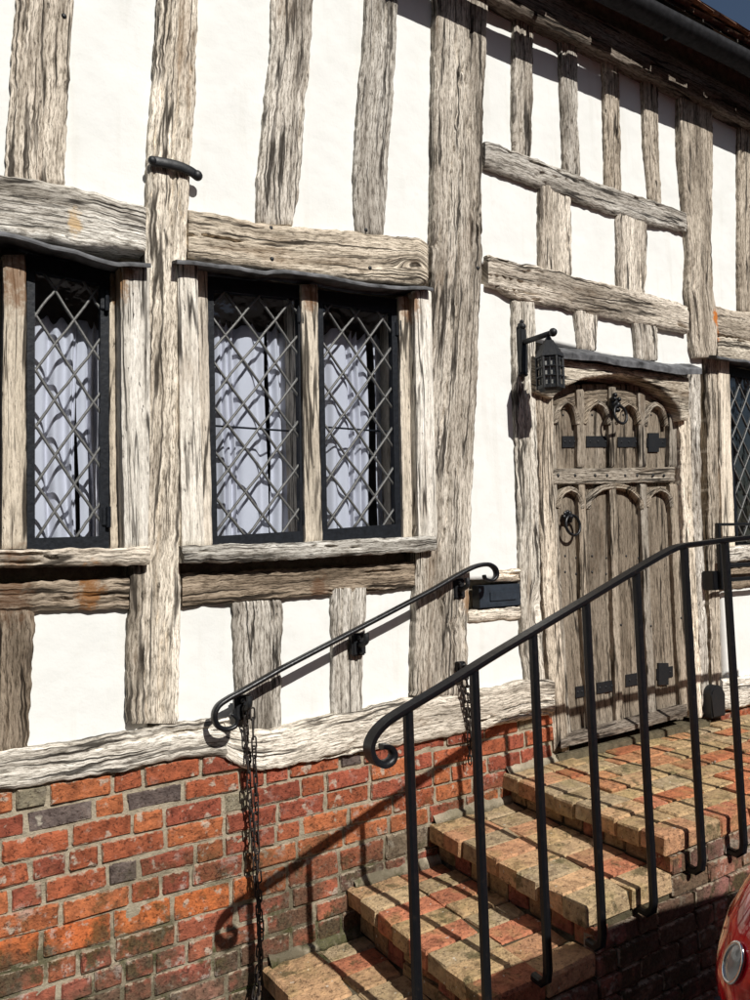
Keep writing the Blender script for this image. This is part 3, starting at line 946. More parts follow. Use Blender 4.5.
# W2, two lights
win2 = window_part('two light leaded window with a wooden mullion and white curtains')
casement(win2, px_quad([(207.5, 284), (303, 293), (306, 539), (212, 544)], -.02), px_quad([(213.5, 290), (298, 299), (300.5, 531), (217.5, 536)], -.02), -.02, .138, .17, (.1, .2), bar=.44)
casement(win2, px_quad([(317.5, 297), (400, 306), (404, 531), (322.5, 536)], -.02), px_quad([(323, 303), (391.5, 313), (395.5, 524), (327.5, 529)], -.02), -.02, .138, .17, (.0, .05), bar=.45)
post('mullion', [(284, 301.5, 318), (400, 303.5, 319.5), (542, 306, 323)], off=.0, back=.16, parent=win2, tint='warm', crack=.25, rough=.25, age=.5, wob=.0012, round_=.005)
post('window_jamb', [(260, 178, 198), (400, 180, 200), (546, 183, 205)], off=.045, back=.06, parent=win2, tint='bone', crack=.25, rough=.25, age=.5, wob=.0012, round_=.005)
post('window_jamb', [(268, 197, 207.5), (400, 199, 210), (546, 203, 213)], off=-.01, back=.16, parent=win2, tint='pale', crack=.25, rough=.25, age=.5, wob=.0012, round_=.005)
post('window_jamb', [(296, 399.5, 416), (400, 401, 417.5), (540, 404, 420)], off=.0, back=.16, parent=win2, tint='warm', crack=.25, rough=.25, age=.5, wob=.0012, round_=.005)
post('window_jamb', [(290, 415, 431.5), (400, 417, 434), (540, 419.5, 438)], off=.047, back=.06, parent=win2, tint='bone', crack=.25, rough=.25, age=.5, wob=.0012, round_=.005)
beam('sill', [(185, 546, 563), (250, 544, 561.5), (330, 541, 557), (400, 537.5, 553), (438, 535, 550.5)], off=.085, back=.06, parent=win2, tint='silver', crack=1.4)
drip(win2, [(177, 262), (213, 267), (240, 269), (267, 273), (285, 272), (307, 274), (357, 283), (400, 288), (434, 290)], .085)

# W3, at the right edge
win3 = window_part('dark leaded window cut off at the right edge')
x3 = W(731.5, 460, -.02)[0]
zt = W(733, 372, -.02)[2]; zb = W(737, 548, -.02)[2]
for k in range(2):
    xo = x3 + k * .62
    casement(win3, [(xo, zt), (xo + .54, zt), (xo + .54, zb), (xo, zb)], [(xo + .022, zt - .025), (xo + .51, zt - .025), (xo + .51, zb + .03), (xo + .022, zb + .03)], -.02, .122, .17, (.1, .2))
timber_world('mullion', [(x3 + .545, zt + .1), (x3 + .545, zb - .02)], [(x3 + .615, zt + .1), (x3 + .615, zb - .02)], off=.0, back=.16, parent=win3, crack=.25, rough=.25, age=.5, wob=.0012, round_=.005)
timber_world('window_jamb', [(x3 + 1.17, zt + .1), (x3 + 1.17, zb - .02)], [(x3 + 1.30, zt + .1), (x3 + 1.30, zb - .02)], off=.02, back=.16, parent=win3, crack=.25, rough=.25, age=.5, wob=.0012, round_=.005)
beam('sill', [(726, 548, 563), (750, 545, 560)], off=.07, back=.06, right=6.15, parent=win3, tint='pale')
drip(win3, [(717, 358), (750, 363), (800, 372)], .08)

# --- curtains hang inside: things of their own
def curtain(label, x0, x1, z0, z1, y, folds, seed):
    n = 90; m = 30
    verts = []; faces = []
    for j in range(m + 1):
        t = j / m
        for i in range(n + 1):
            s = i / n
            ph = (s + .16 * math.sin(5.1 * s + seed * 1.7) + .07 * math.sin(11.3 * s + seed)) * folds * 2 * math.pi
            amp = (.013 + .006 * t) * (.5 + .6 * vn(np.array([s * 5]), np.array([.5]), seed)[0])
            xx = x0 + (x1 - x0) * (s + .035 * math.sin(ph * .5 + seed) * t) + .004 * math.sin(7 * t + seed)
            top = z1 + .016 * math.cos(ph) - .01
            verts.append((xx, y + amp * math.sin(ph + .8 * math.sin(2.2 * t + seed)), top + (z0 - top) * t))
    for j in range(m):
        for i in range(n):
            a = j * (n + 1) + i
            faces.append((a, a + 1, a + n + 2, a + n + 1))
    o = mesh_obj('curtain', verts, faces, CURTAIN, None, True)
    sm = o.modifiers.new('cloth', 'SOLIDIFY'); sm.thickness = .0015
    tag(o, label, 'curtain', 'white curtains inside the windows')
def cz(px, py): return W(px, py, -.18)
a, b = cz(36, 318), cz(62, 540)
curtain('white curtain at the left of the leftmost window, beside its mullion', a[0] - .05, a[0] + .125, b[2] - .05, a[2], .15, 3.2, 1)
a, b = cz(70, 322), cz(92, 540)
curtain('white curtain at the right of the leftmost window, beside its black hinged stile', a[0] + .018, b[0] + .075, b[2] - .05, a[2], .155, 2.6, 2)
a, b = cz(212, 322), cz(262, 540)
curtain('white curtain at the left of the two light window', a[0] - .01, a[0] + .205, b[2] - .05, a[2], .15, 3.8, 3)
a = cz(262, 326)
curtain('white curtain just left of the mullion of the two light window', a[0] + .012, a[0] + .225, b[2] - .05, a[2], .155, 3.0, 4)
a = cz(330, 332)
curtain('white curtain just right of the mullion of the two light window', a[0] - .06, a[0] + .16, b[2] - .05, a[2], .15, 3.6, 5)
a = cz(366, 336)
curtain('white curtain at the right of the two light window', a[0] + .015, a[0] + .235, b[2] - .05, a[2], .155, 2.8, 6)

# ------------------------------------------------------------------ the door
door = bpy.data.objects.new('door', None); link(door, house); door.empty_display_size = .1
door['label'] = 'arched oak plank door with moulded ribs and black iron straps'
DO = -.035
def dpost(name, rows, off, **kw):
    kw.setdefault('mat', OAK_DOOR); kw.setdefault('back', .19); kw.setdefault('age', .75); kw.setdefault('res', .006); kw.setdefault('wob', .0015)
    kw.setdefault('round_', .006); kw.setdefault('tint', 'door')
    return post(name, rows, off, parent=door, **kw)
# planks (y, xl, xr), their tops hide behind the head
e0 = [(384, 548), (500, 552), (600, 557), (700, 563), (746, 567)]
e1 = [(384, 581), (480, 582.5), (600, 585), (700, 592), (738, 595)]
e2 = [(384, 613), (480, 613.5), (600, 616.5), (700, 620), (731, 621)]
e3 = [(384, 642), (480, 644), (600, 648), (700, 653), (724, 654)]
e4 = [(384, 673), (480, 674), (600, 679), (700, 684.5), (716, 685.5)]
def between(L, R, sl, sr):
    ys = [384, 430, 480, 540, 600, 660, 700]
    f = lambda E, y: float(np.interp(y, [p[0] for p in E], [p[1] for p in E]))
    rows = [(y, f(L, y) + sl, f(R, y) - sr) for y in ys]
    return rows + [(min(L[-1][0], R[-1][0]) + 4, L[-1][1] + sl, R[-1][1] - sr)]
for L, R in ((e0, e1), (e1, e2), (e2, e3), (e3, e4)):
    dpost('plank', between(L, R, .25, .25), DO, crack=.5, rough=.5)
RB = DO + .030
for E, w in ((e1, 3.6), (e2, 3.2), (e3, 3.4), (e4, 3.8)):
    f = lambda y: float(np.interp(y, [p[0] for p in E], [p[1] for p in E]))
    ty = {581: 389, 613: 386, 642: 392, 673: 415}[E[0][1]]
    dpost('rib', [(y, f(y) - w, f(y) + w) for y in (ty, 420, 467)], RB, crack=.2, rough=.4, tint='rib')
    dpost('rib', [(y, f(y) - w, f(y) + w) for y in (484, 540, 600, 660, E[-1][0] - 4)], RB, crack=.2, rough=.4, tint='rib')
dpost('rib', [(y, float(np.interp(y, [p[0] for p in e0], [p[1] for p in e0])) + 1, float(np.interp(y, [p[0] for p in e0], [p[1] for p in e0])) + 6) for y in (405, 500, 600, 700, 742)], RB - .003, crack=.2, rough=.4, tint='rib')
def dbeam(name, rows, off, **kw):
    kw.setdefault('mat', OAK_DOOR); kw.setdefault('back', .19); kw.setdefault('res', .005); kw.setdefault('wob', .0015)
    kw.setdefault('round_', .006); kw.setdefault('tint', 'rib'); kw.setdefault('crack', .4); kw.setdefault('rough', .5)
    return beam(name, rows, off, parent=door, **kw)
dbeam('mid_rail', [(552, 468.5, 484.5), (600, 468, 483.5), (640, 467.5, 482.5), (676, 467, 482)], RB + .004)
# arched heads: mouldings swept along pointed arches
def arch_mould(pts, off, w=.030, d=.032, k=6):
    P = smooth_path([W(x, y, off) for x, y in pts], k)
    bmx = bmesh.new()
    sweep(bmx, P, [(-w / 2, -d), (w / 2, -d), (w / 2, -.004), (w * .28, .004), (0, .0), (-w * .28, .004), (-w / 2, -.004)], up=Vector((0, -1, 0)))
    o = bm_obj('arch_moulding', bmx, OAK_DOOR, door, False, TINTS['rib'])
    me = o.data
    ul = me.uv_layers.new(name='grain')
    for lp in me.loops:
        v = me.vertices[lp.vertex_index].co
        ul.data[lp.index].uv = (v.x + v.z * .7, v.z - v.x * .5 + v.y)
    return o
AO = RB + .002
for xl, xr, yb, ya in ((556, 578.5, 424, 401), (585.5, 610, 424, 402), (616.5, 640, 424, 403), (646, 667, 426, 404)):
    xm = (xl + xr) / 2
    arch_mould([(xl, yb), (xl + 1.5, yb - 10), (xm - (xr - xl) * .27, ya + 4), (xm, ya)], AO)
    arch_mould([(xm, ya), (xm + (xr - xl) * .27, ya + 4), (xr - 1.5, yb - 10), (xr, yb)], AO)
for xl, xr, yb, ya in ((558.5, 583, 508, 489), (589, 642.5, 509, 486), (648, 672.5, 507, 489)):
    xm = (xl + xr) / 2
    arch_mould([(xl, yb), (xl + 1.5, yb - 9), (xm - (xr - xl) * .27, ya + 3), (xm, ya)], AO)
    arch_mould([(xm, ya), (xm + (xr - xl) * .27, ya + 3), (xr - 1.5, yb - 9), (xr, yb)], AO)
# spandrel boards behind the upper arches close the outline of the leaf
dbeam('spandrel_board', [(552, 398, 410), (580, 391, 408), (613, 388, 408), (643, 393, 409), (672, 404, 414)], DO + .012, tint='door')
# weather board along the foot
pts = [(561, 741), (600, 731), (640, 721), (687, 709)]
A = [W(x, y - 7, DO + .02) for x, y in pts]; B = [W(x, y + 4, DO + .085) for x, y in pts]
vs = []; fs = []
for p, q in zip(A, B):
    vs += [(p[0], p[1], p[2]), (q[0], q[1], q[2] + .006), (q[0], q[1], q[2] - .016), (p[0], .1, q[2] - .016)]
for i in range(len(A) - 1):
    for j in range(4):
        a = i * 4 + j; b = i * 4 + (j + 1) % 4
        fs.append((a, a + 4, b + 4, b))
fs += [(0, 1, 2, 3), tuple(range((len(A) - 1) * 4, len(A) * 4))[::-1]]
wb = mesh_obj('weather_board', vs, fs, OAK_DOOR, door, False, [(v[0] + 3, v[2] + v[1]) for v in vs], TINTS['dark'])
# iron straps
def strap(x0, x1, ya, yb, off, cross=None, slope=0.0):
    bmx = bmesh.new()
    P = [W(x0, ya, off), W(x1, ya + slope, off), W(x1, yb + slope, off), W(x0, yb, off)]
    def slab(P, d):
        f = [bmx.verts.new((p[0], -off - d, p[2])) for p in P]; b = [bmx.verts.new((p[0], -off + .02, p[2])) for p in P]
        bmx.faces.new(f[::-1]); bmx.faces.new(b)
        for i in range(4):
            bmx.faces.new((f[i], f[(i + 1) % 4], b[(i + 1) % 4], b[i]))
    slab(P, 0)
    if cross:
        cx0, cx1, cy0, cy1 = cross
        slab([W(cx0, cy0, off), W(cx1, cy0, off), W(cx1, cy1, off), W(cx0, cy1, off)], .004)
    for k in range(3):
        t = (k + .5) / 3
        c = W(x0 + (x1 - x0) * t, (ya + yb) / 2 + slope * t, off)
        blob(bmx, Vector(c), .007, 1, .6, 1, 8, 5)
    bm_obj('strap_hinge', bmx, IRON_OLD, door)
SO = DO + .006
strap(562.5, 577, 436, 447.5, SO); strap(586.5, 609.5, 436, 447, SO); strap(618, 639.5, 437, 447, SO); strap(647, 666, 438, 447, SO, (648, 658.5, 433, 452))
strap(576, 588, 687, 698, SO, slope=-2); strap(597, 615, 683, 694, SO, slope=-3); strap(626, 648, 675, 687, SO, slope=-4); strap(657, 673, 669, 680, SO, (658, 668, 663, 685), -3)
# nails
def nail(x, y, off, r=.007):
    bmx = bmesh.new(); blob(bmx, V(x, y, off), r, 1, .7, 1, 8, 5)
    bm_obj('nail', bmx, IRON_OLD, door, True)
for x in (558, 575, 595, 607, 625, 637, 653, 664): nail(x, 475.5, RB + .004, .009)
for xa, xb in ((563, 573), (592, 603), (623, 632), (651, 660)):
    nail(xa, 415, DO); nail(xb, 414, DO); 
for xa, xb in ((565, 576), (592, 606), (626, 638)):
    for y in (556, 572): nail(xa, y, DO); nail(xb, y + 2, DO)
for x, y in ((651, 626), (681, 618), (621, 625)): nail(x, y, RB)
# knocker and ring handle
def torus_pts(c, r, n=20, tilt=.0, squash=1.0):
    return [Vector((c.x + r * math.cos(2 * math.pi * k / n), c.y + tilt * (r * math.sin(2 * math.pi * k / n) - r), c.z + squash * r * math.sin(2 * math.pi * k / n))) for k in range(n + 1)]
bmx = bmesh.new()
c = V(614, 404, RB + .02)
blob(bmx, c, .034, .85, .7, 1.25); blob(bmx, c + Vector((0, -.022, -.01)), .018); blob(bmx, c + Vector((-.018, -.018, .022)), .013); blob(bmx, c + Vector((.018, -.018, .022)), .013)
blob(bmx, c + Vector((0, -.018, -.036)), .016, 1.2, 1, .8); blob(bmx, c + Vector((0, -.008, .045)), .014)
sweep(bmx, torus_pts(c + Vector((.0, -.03, -.062)), .048, 22, .15), circ(.0075, 8), caps=False)
bm_obj('door_knocker', bmx, IRON, door, True)
bmx = bmesh.new()
c = V(568, 517, DO + .02)
for k in range(8):
    a = k * math.pi / 4
    blob(bmx, c + Vector((.024 * math.cos(a), 0, .024 * math.sin(a))), .013, 1, .5, 1, 8, 5)
blob(bmx, c + Vector((0, -.012, 0)), .018)
sweep(bmx, torus_pts(c + Vector((.004, -.02, -.042)), .05, 22, .12), circ(.0075, 8), caps=False)
bm_obj('ring_handle', bmx, IRON, door, True)
# threshold stone
a = W(556, 752, .0); b = W(703, 714, .0)
bm = bmesh.new(); box(bm, a[0] - .02, b[0] + .02, -.03, .2, .66, a[2] - .008, .006)
bm_obj('threshold', bm, MORTAR_DARK, house)
# lead covered hood over the door
o = drip(house, [(553, 356), (575, 358), (600, 361), (650, 369), (680, 373), (702, 374)], .095, .028, .03)
o.name = 'door_hood'

# ------------------------------------------------------------------ small fittings of the house
bm = bmesh.new()
a = W(478, 586, .004); b = W(519.5, 605, .004)
box(bm, a[0], b[0], -.012, .04, b[2], a[2], .002)
lb = bm_obj('letter_box', bm, BOX_METAL, house)
bm = bmesh.new()
box(bm, a[0] + .06, b[0] - .03, -.018, -.011, b[2] + .028, a[2] - .03, .002)
bm_obj('flap', bm, BOX_METAL, lb)
bm = bmesh.new()
P = [V(152, 161, .042), V(162, 162.5, .045), V(178, 166, .045), V(190, 171, .042), V(197, 176, .036)]
sweep(bm, smooth_path(P, 4), rrect(.036, .016, .005), up=Vector((0, -1, 0)))
blob(bm, P[0] + Vector((0, -.004, 0)), .016, 1, .8, 1)
blob(bm, P[-1] + Vector((0, -.004, 0)), .02, 1, .8, 1)
bm_obj('iron_clamp', bm, IRON_OLD, house, True)
# oak pegs
for x, y, of in ((271, 228, .047), (366, 230, .047), (272, 259, .05), (370, 268, .05), (478, 268, .045), (64, 16, .025)):
    bm = bmesh.new(); blob(bm, V(x, y, of - .004), .009, 1, .6, 1, 8, 5)
    o = bm_obj('peg', bm, IRON_OLD, house, True)

# ------------------------------------------------------------------ brick plinth
def brick_meshes(lx, ly, lz, n, ch=.006, jit=.0022, mat=BRICK):
    out = []
    for k in range(n):
        bm = bmesh.new()
        box(bm, -lx / 2, lx / 2, -ly / 2, ly / 2, -lz / 2, lz / 2)
        bmesh.ops.bevel(bm, geom=list(bm.edges), offset=ch, segments=1, affect='EDGES')
        for v in bm.verts:
            v.co += Vector((random.gauss(0, jit), random.gauss(0, jit * .6), random.gauss(0, jit)))
        if k % 4 == 0:   # a broken corner
            cv = max(bm.verts, key=lambda v: v.co.x * random.choice((1, -1)) - v.co.y + v.co.z * random.choice((1, -1)))
            for v in bm.verts:
                if (v.co - cv.co).length < .014: v.co += Vector((-.006 if v.co.x > 0 else .006, .006, -.005 if v.co.z > 0 else .005))
        bmesh.ops.triangulate(bm, faces=bm.faces)
        me = bpy.data.meshes.new('brick')
        bm.to_mesh(me); bm.free(); me.materials.append(mat)
        out.append(me)
    return out
STRETCH = brick_meshes(.215, .06, .064, 10)
HEAD = brick_meshes(.102, .06, .064, 8)

def brick_color(z, x):
    r = random.random()
    if r < .06: c = (.27, .235, .165)      # pale
    elif r < .13: c = (.13, .10, .09)      # blue-grey burnt
    elif r < .50: c = (.31, .085, .050)
    elif r < .84: c = (.37, .106, .050)
    else: c = (.43, .140, .058)
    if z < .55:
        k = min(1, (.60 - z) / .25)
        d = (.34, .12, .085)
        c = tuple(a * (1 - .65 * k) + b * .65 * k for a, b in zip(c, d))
    j = random.uniform(.82, 1.18)
    return tuple(v * j for v in c)

plinth = bpy.data.objects.new('brick_plinth', None); plinth.empty_display_size = .1
link(plinth, house)
nb = 0
def lay(meshes, loc, dims, base, color, parent, rz=0, tilt=0):
    global nb
    nb += 1
    o = bpy.data.objects.new('brick', random.choice(meshes))
    o.location = loc
    o.scale = (dims[0] / base[0], dims[1] / base[1], dims[2] / base[2])
    o.rotation_euler = (random.gauss(0, .008) + tilt, random.gauss(0, .008), rz + random.gauss(0, .006))
    o.color = (*color, 1)
    link(o, parent)
    return o

def plate_bottom(x):
    return float(np.interp(x, [-2, .375, .813, 1.17, 1.19, 1.68, 1.96, 2.42, 2.76], [1.03, 1.033, 1.032, 1.05, 1.0, .98, .93, .93, .94]))
z = 1.035
course = 0
heights = [.073, .072, .074, .073, .075, .074, .097, .074, .072, .074, .073, .074, .073]
steps_line = lambda x: .24 if x > 1.25 else -.1
for hgt in heights:
    zt_, zb_ = z, z - hgt
    x = -.62 + random.uniform(0, .1)
    big = hgt > .09
    while x < 2.78:
        st = random.random() < (.9 if big else .62)
        L = (random.uniform(.195, .222) if st else random.uniform(.095, .112))
        if x + L > 2.775: L = 2.775 - x
        if L < .045: break
        zc = (zt_ + zb_) / 2
        # leave out what stands wholly behind the steps
        tread = .20 if x < 1.25 else .25 if x < 1.62 else .43 if x < 2.02 else .59 if x < 2.44 else .72
        if x < 1.2: tread = -1
        if zt_ > tread and zb_ < plate_bottom(x + L / 2) + .03 and zc > .03:
            base = (.215, .06, .064) if st else (.102, .06, .064)
            col = brick_color(zc, x)
            if big and x < 1.15: col = (random.uniform(.46, .54), .145, .048)
            lay(STRETCH if st else HEAD, (x + L / 2, .022 + random.gauss(0, .0022), zc + random.gauss(0, .0015)), (L - .010, .06, hgt - .0095), base, col, plinth)
        x += L
    z = zb_
# a stub of the plinth right of the door
for r in range(2):
    x = 4.02 + .06 * r
    while x < 5.4:
        L = random.choice((.21, .21, .105))
        lay(STRETCH if L > .15 else HEAD, (x + L / 2, .022, .80 - .074 * r), (L - .011, .06, .063), (.215 if L > .15 else .102, .06, .064), brick_color(.8, x), plinth)
        x += L
# the mortar bed between the bricks
n1, n2 = 260, 90
X, Z = np.meshgrid(np.linspace(-1.7, 2.78, n1), np.linspace(.0, 1.06, n2), indexing='ij')
Y = .0005 + (fbm(X * 14, Z * 14, 91, 4) - .5) * .012 + (fbm(X * 60, Z * 60, 95, 3) - .5) * .007
idx = np.arange(n1 * n2).reshape(n1, n2)
f = np.stack([idx[:-1, :-1], idx[1:, :-1], idx[1:, 1:], idx[:-1, 1:]], -1).reshape(-1, 4)
mesh_obj('mortar', np.stack([X, Y, Z], -1).reshape(-1, 3).tolist(), f.tolist(), MORTAR, plinth, True)

# ------------------------------------------------------------------ eaves and roof
PITCH = math.radians(50)
EO, EZ = .29, 4.615        # outer edge of the rafters' underside
def slope(y):             # underside of the roof over y (y grows into the house)
    return EZ + (y + EO) * math.tan(PITCH)
x = -1.6; k = 0
while x < 7.2:
    bm = bmesh.new()
    w = .075
    P = [(-EO + .02, slope(-EO + .02) - .085), (-EO + .02, slope(-EO + .02) - .005), (1.2, slope(1.2) - .005), (1.2, slope(1.2) - .12)]
    P = [(-EO + .02, slope(-EO + .02) - .07), (-EO + .02, slope(-EO + .02) - .004), (.4, slope(.4) - .004), (.4, slope(.4) - .16)]
    a = [bm.verts.new((x, y, zz)) for y, zz in P]; b = [bm.verts.new((x + w, y, zz)) for y, zz in P]
    bm.faces.new(a); bm.faces.new(b[::-1])
    for i in range(4): bm.faces.new((a[i], a[(i + 1) % 4], b[(i + 1) % 4], b[i]))
    o = bm_obj('rafter', bm, ROOF_DARK, house)
    x += .42 + random.uniform(-.03, .03)
roof = bpy.data.objects.new('roof', None); link(roof, house); roof.empty_display_size = .1
bm = bmesh.new()
P = [(-EO - .005, slope(-EO - .005)), (4.2, slope(4.2)), (4.2, slope(4.2) + .05), (-EO - .005, slope(-EO - .005) + .03)]
a = [bm.verts.new((-1.9, y, zz)) for y, zz in P]; b = [bm.verts.new((7.5, y, zz)) for y, zz in P]
bm.faces.new(a); bm.faces.new(b[::-1])
for i in range(4): bm.faces.new((a[i], a[(i + 1) % 4], b[(i + 1) % 4], b[i]))
bm_obj('roof_boards', bm, ROOF_DARK, roof)
tm = []
for k in range(5):
    bm = bmesh.new()
    box(bm, -.08, .08, -.015, .25, -.011, .011, .005)
    for v in bm.verts:
        v.co.z += .10 * v.co.x ** 2 * -4 + random.gauss(0, .003); v.co.y += random.gauss(0, .006)
    me = bpy.data.meshes.new('roof_tile'); bm.to_mesh(me); bm.free(); me.materials.append(TILE); tm.append(me)
for r in range(4):
    x = 1.8 + (.083 if r % 2 else 0)
    while x < 7.4:
        o = bpy.data.objects.new('roof_tile', random.choice(tm))
        y = -EO - .03 + max(0, r - 1) * .07 + random.gauss(0, .007)
        o.location = (x, y, slope(y) + .045 + (.05 if r else 0) + random.gauss(0, .006))
        o.rotation_euler = (PITCH - .09 + random.gauss(0, .02), random.gauss(0, .02), random.gauss(0, .012))
        link(o, roof)
        x += .166
bm = bmesh.new()
box(bm, -1.9, 7.5, -.03, 6.3, -.012, .012)
o = bm_obj('tile_slope', bm, TILE, roof); o.location = (0, -EO + .16, slope(-EO + .16) + .11); o.rotation_euler = (PITCH - .01, 0, 0)
# gutter on brackets, a gap left under the tiles
bm = bmesh.new()
sec = [(.066 * math.cos(t), .066 * math.sin(t)) for t in np.linspace(math.pi, 2 * math.pi, 9)] + [(.060 * math.cos(t), .060 * math.sin(t)) for t in np.linspace(2 * math.pi, math.pi, 9)]
sweep(bm, [Vector((-1.9, -EO, 4.515)), Vector((2.7, -EO, 4.475)), Vector((4.2, -EO, 4.53)), Vector((7.5, -EO, 4.53))], sec, up=Vector((0, 0, 1)))
gut = bm_obj('gutter', bm, GUTTER, house, True)
x = -1.4
while x < 7:
    bm = bmesh.new(); box(bm, x - .012, x + .012, -EO + .05, -EO + .085, 4.47, 4.60, .003)
    bm_obj('gutter_bracket', bm, IRON_OLD, gut)
    x += .84

# ------------------------------------------------------------------ the brick steps
steps = thing('brick_steps', 'worn brick steps rising to a landing before the oak door', 'steps')
SIDE = -.87
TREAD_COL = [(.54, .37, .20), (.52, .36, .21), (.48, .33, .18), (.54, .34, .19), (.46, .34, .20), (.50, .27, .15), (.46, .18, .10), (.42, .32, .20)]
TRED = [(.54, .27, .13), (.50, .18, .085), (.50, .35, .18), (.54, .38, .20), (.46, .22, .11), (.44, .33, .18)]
TB = brick_meshes(.205, .10, .068, 10, .0055, .0018, PAVER)
RISER = brick_meshes(.06, .102, .064, 8, .006, .003, PAVER)
SIDEB = brick_meshes(.215, .06, .064, 8, .006, .0028, BRICK)
# nosing lines: (x at wall, z at wall, x at side, z at side)
NOSE = [(2.429, .726, 2.395, .690), (2.011, .600, 1.985, .560), (1.613, .438, 1.560, .412), (1.246, .258, 1.205, .225)]
def tread(idx, xend_w, xend_s, rows, cols):
    xw, zw, xs_, zs = NOSE[idx]
    nb_ = 8
    y0, y1 = -.005, SIDE
    for r in range(rows):
        yj = random.uniform(-.0, .03) if r % 2 else 0
        for k in range(nb_):
            t0 = k / nb_; t = (k + .5) / nb_
            wy = (y0 - y1) / nb_
            y = y0 + (y1 - y0) * t
            xa = xw + (xs_ - xw) * t; xb = xend_w + (xend_s - xend_w) * t
            L = (xb - xa) / rows
            st = .5 * L * ((k % 2) if cols == 'bond' and r > 0 else 0) * 0
            zz = zw + (zs - zw) * t
            x = xa + L * (r + .5)
            c = random.choice(TREAD_COL if cols != 'red' else TRED)
            j = random.uniform(.8, 1.15); c = tuple(v * j for v in c)
            front = .014 if r == 0 else 0
            o = bpy.data.objects.new('brick', random.choice(TB))
            o.location = (x - front / 2 + random.gauss(0, .004), y + random.gauss(0, .002), zz - .034 + random.gauss(0, .002))
            o.scale = ((L - .0045 + front) / .205, (wy - .0045) / .10, 1.0)
            o.rotation_euler = (math.atan2(zw - zs, y0 - y1) + random.gauss(0, .008), random.gauss(0, .009), random.gauss(0, .012))
            o.color = (*c, 1)
            link(o, steps)
ends = [(NOSE[0][0] + .04, NOSE[0][2] + .03), (NOSE[1][0] + .04, NOSE[1][2] + .03), (NOSE[2][0] + .04, NOSE[2][2] + .03)]
tread(3, *ends[2], 2, 'buff'); tread(2, *ends[1], 2, 'buff'); tread(1, *ends[0], 2, 'buff')
# landing: an edging course, then staggered rows
xw, zw, xs_, zs = NOSE[0]
PB = brick_meshes(.205, .10, .066, 8, .0055, .0019, PAVER)
rowh = .103
nrow = int(.865 / rowh)
tl = math.atan2(zw - zs, .87)
for k in range(8):
    y = -.055 - k * .1090
    t = -y / .87
    zz = zw + (zs - zw) * t
    x = xw + (xs_ - xw) * t - .012
    first = True
    while x < 4.45:
        L = .225 if first else random.uniform(.205, .222)
        if first and False: L = .1
        if not first and k % 2 and x < xw + .25: L = .11
        c = random.choice(TRED if x > 2.62 or random.random() < .3 else TREAD_COL); j = random.uniform(.8, 1.15)
        if random.random() < .35: c = random.choice(TREAD_COL)
        o = bpy.data.objects.new('brick', random.choice(PB))
        o.location = (x + L / 2, y + random.gauss(0, .002), zz - .033 + random.gauss(0, .0028))
        o.scale = ((L - .0045) / .205, (.1090 - .0045) / .10, 1)
        o.rotation_euler = (tl + random.gauss(0, .01), random.gauss(0, .010), random.gauss(0, .008))
        o.color = (*(v * j for v in c), 1)
        link(o, steps)
        x += L; first = False
# risers: courses of bricks set back under the nosing
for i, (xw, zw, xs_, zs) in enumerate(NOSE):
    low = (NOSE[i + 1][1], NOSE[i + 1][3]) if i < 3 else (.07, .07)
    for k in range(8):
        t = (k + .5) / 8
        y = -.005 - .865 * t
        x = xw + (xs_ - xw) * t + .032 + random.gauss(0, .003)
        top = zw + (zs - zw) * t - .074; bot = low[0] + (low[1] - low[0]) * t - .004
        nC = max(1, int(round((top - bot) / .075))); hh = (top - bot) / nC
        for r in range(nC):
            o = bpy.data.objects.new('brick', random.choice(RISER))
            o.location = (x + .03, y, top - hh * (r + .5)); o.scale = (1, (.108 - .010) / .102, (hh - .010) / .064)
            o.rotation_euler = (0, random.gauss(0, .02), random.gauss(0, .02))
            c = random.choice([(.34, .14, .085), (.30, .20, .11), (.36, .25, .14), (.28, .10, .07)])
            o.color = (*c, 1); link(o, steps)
# side wall courses facing the street
def top_at(x):
    for i, (xw, zw, xs_, zs) in enumerate(NOSE):
        if x >= xs_: return zs - .071
    return -1
segs = []
for i, (xw, zw, xs_, zs) in enumerate(NOSE):
    segs.append((xs_ + .030, NOSE[i - 1][2] + .030 if i else 4.46, zs - .072))
segs = segs[::-1]
z = .690 - .072
while z > .075:
    h = .0735
    runs = []
    for a_, b_, T in segs:
        if T < z - h + .022: continue
        zt2 = min(z, T)
        if runs and abs(runs[-1][2] - zt2) < .001: runs[-1][1] = b_
        else: runs.append([a_, b_, zt2])
    for a_, b_, zt2 in runs:
        x = a_
        first = True
        while x < b_ - .03:
            L = .215 if random.random() < .68 else .107
            if first and random.random() < .5: L = .107
            first = False
            if b_ - x - L < .05: L = b_ - x
            hh = zt2 - (z - h)
            c = random.choice([(.36, .16, .11), (.30, .13, .10), (.40, .20, .14), (.33, .20, .13), (.26, .12, .10)])
            base = .215 if L > .15 else .102
            o = bpy.data.objects.new('brick', random.choice(SIDEB if L > .15 else HEAD))
            o.location = (x + L / 2, SIDE + .034 + random.gauss(0, .002), zt2 - hh / 2)
            o.scale = ((L - .009) / base, 1, (hh - .009) / .064)
            o.rotation_euler = (random.gauss(0, .006), random.gauss(0, .006), random.gauss(0, .006))
            o.color = (*c, 1); link(o, steps)
            x += L
    z -= h
bm = bmesh.new()
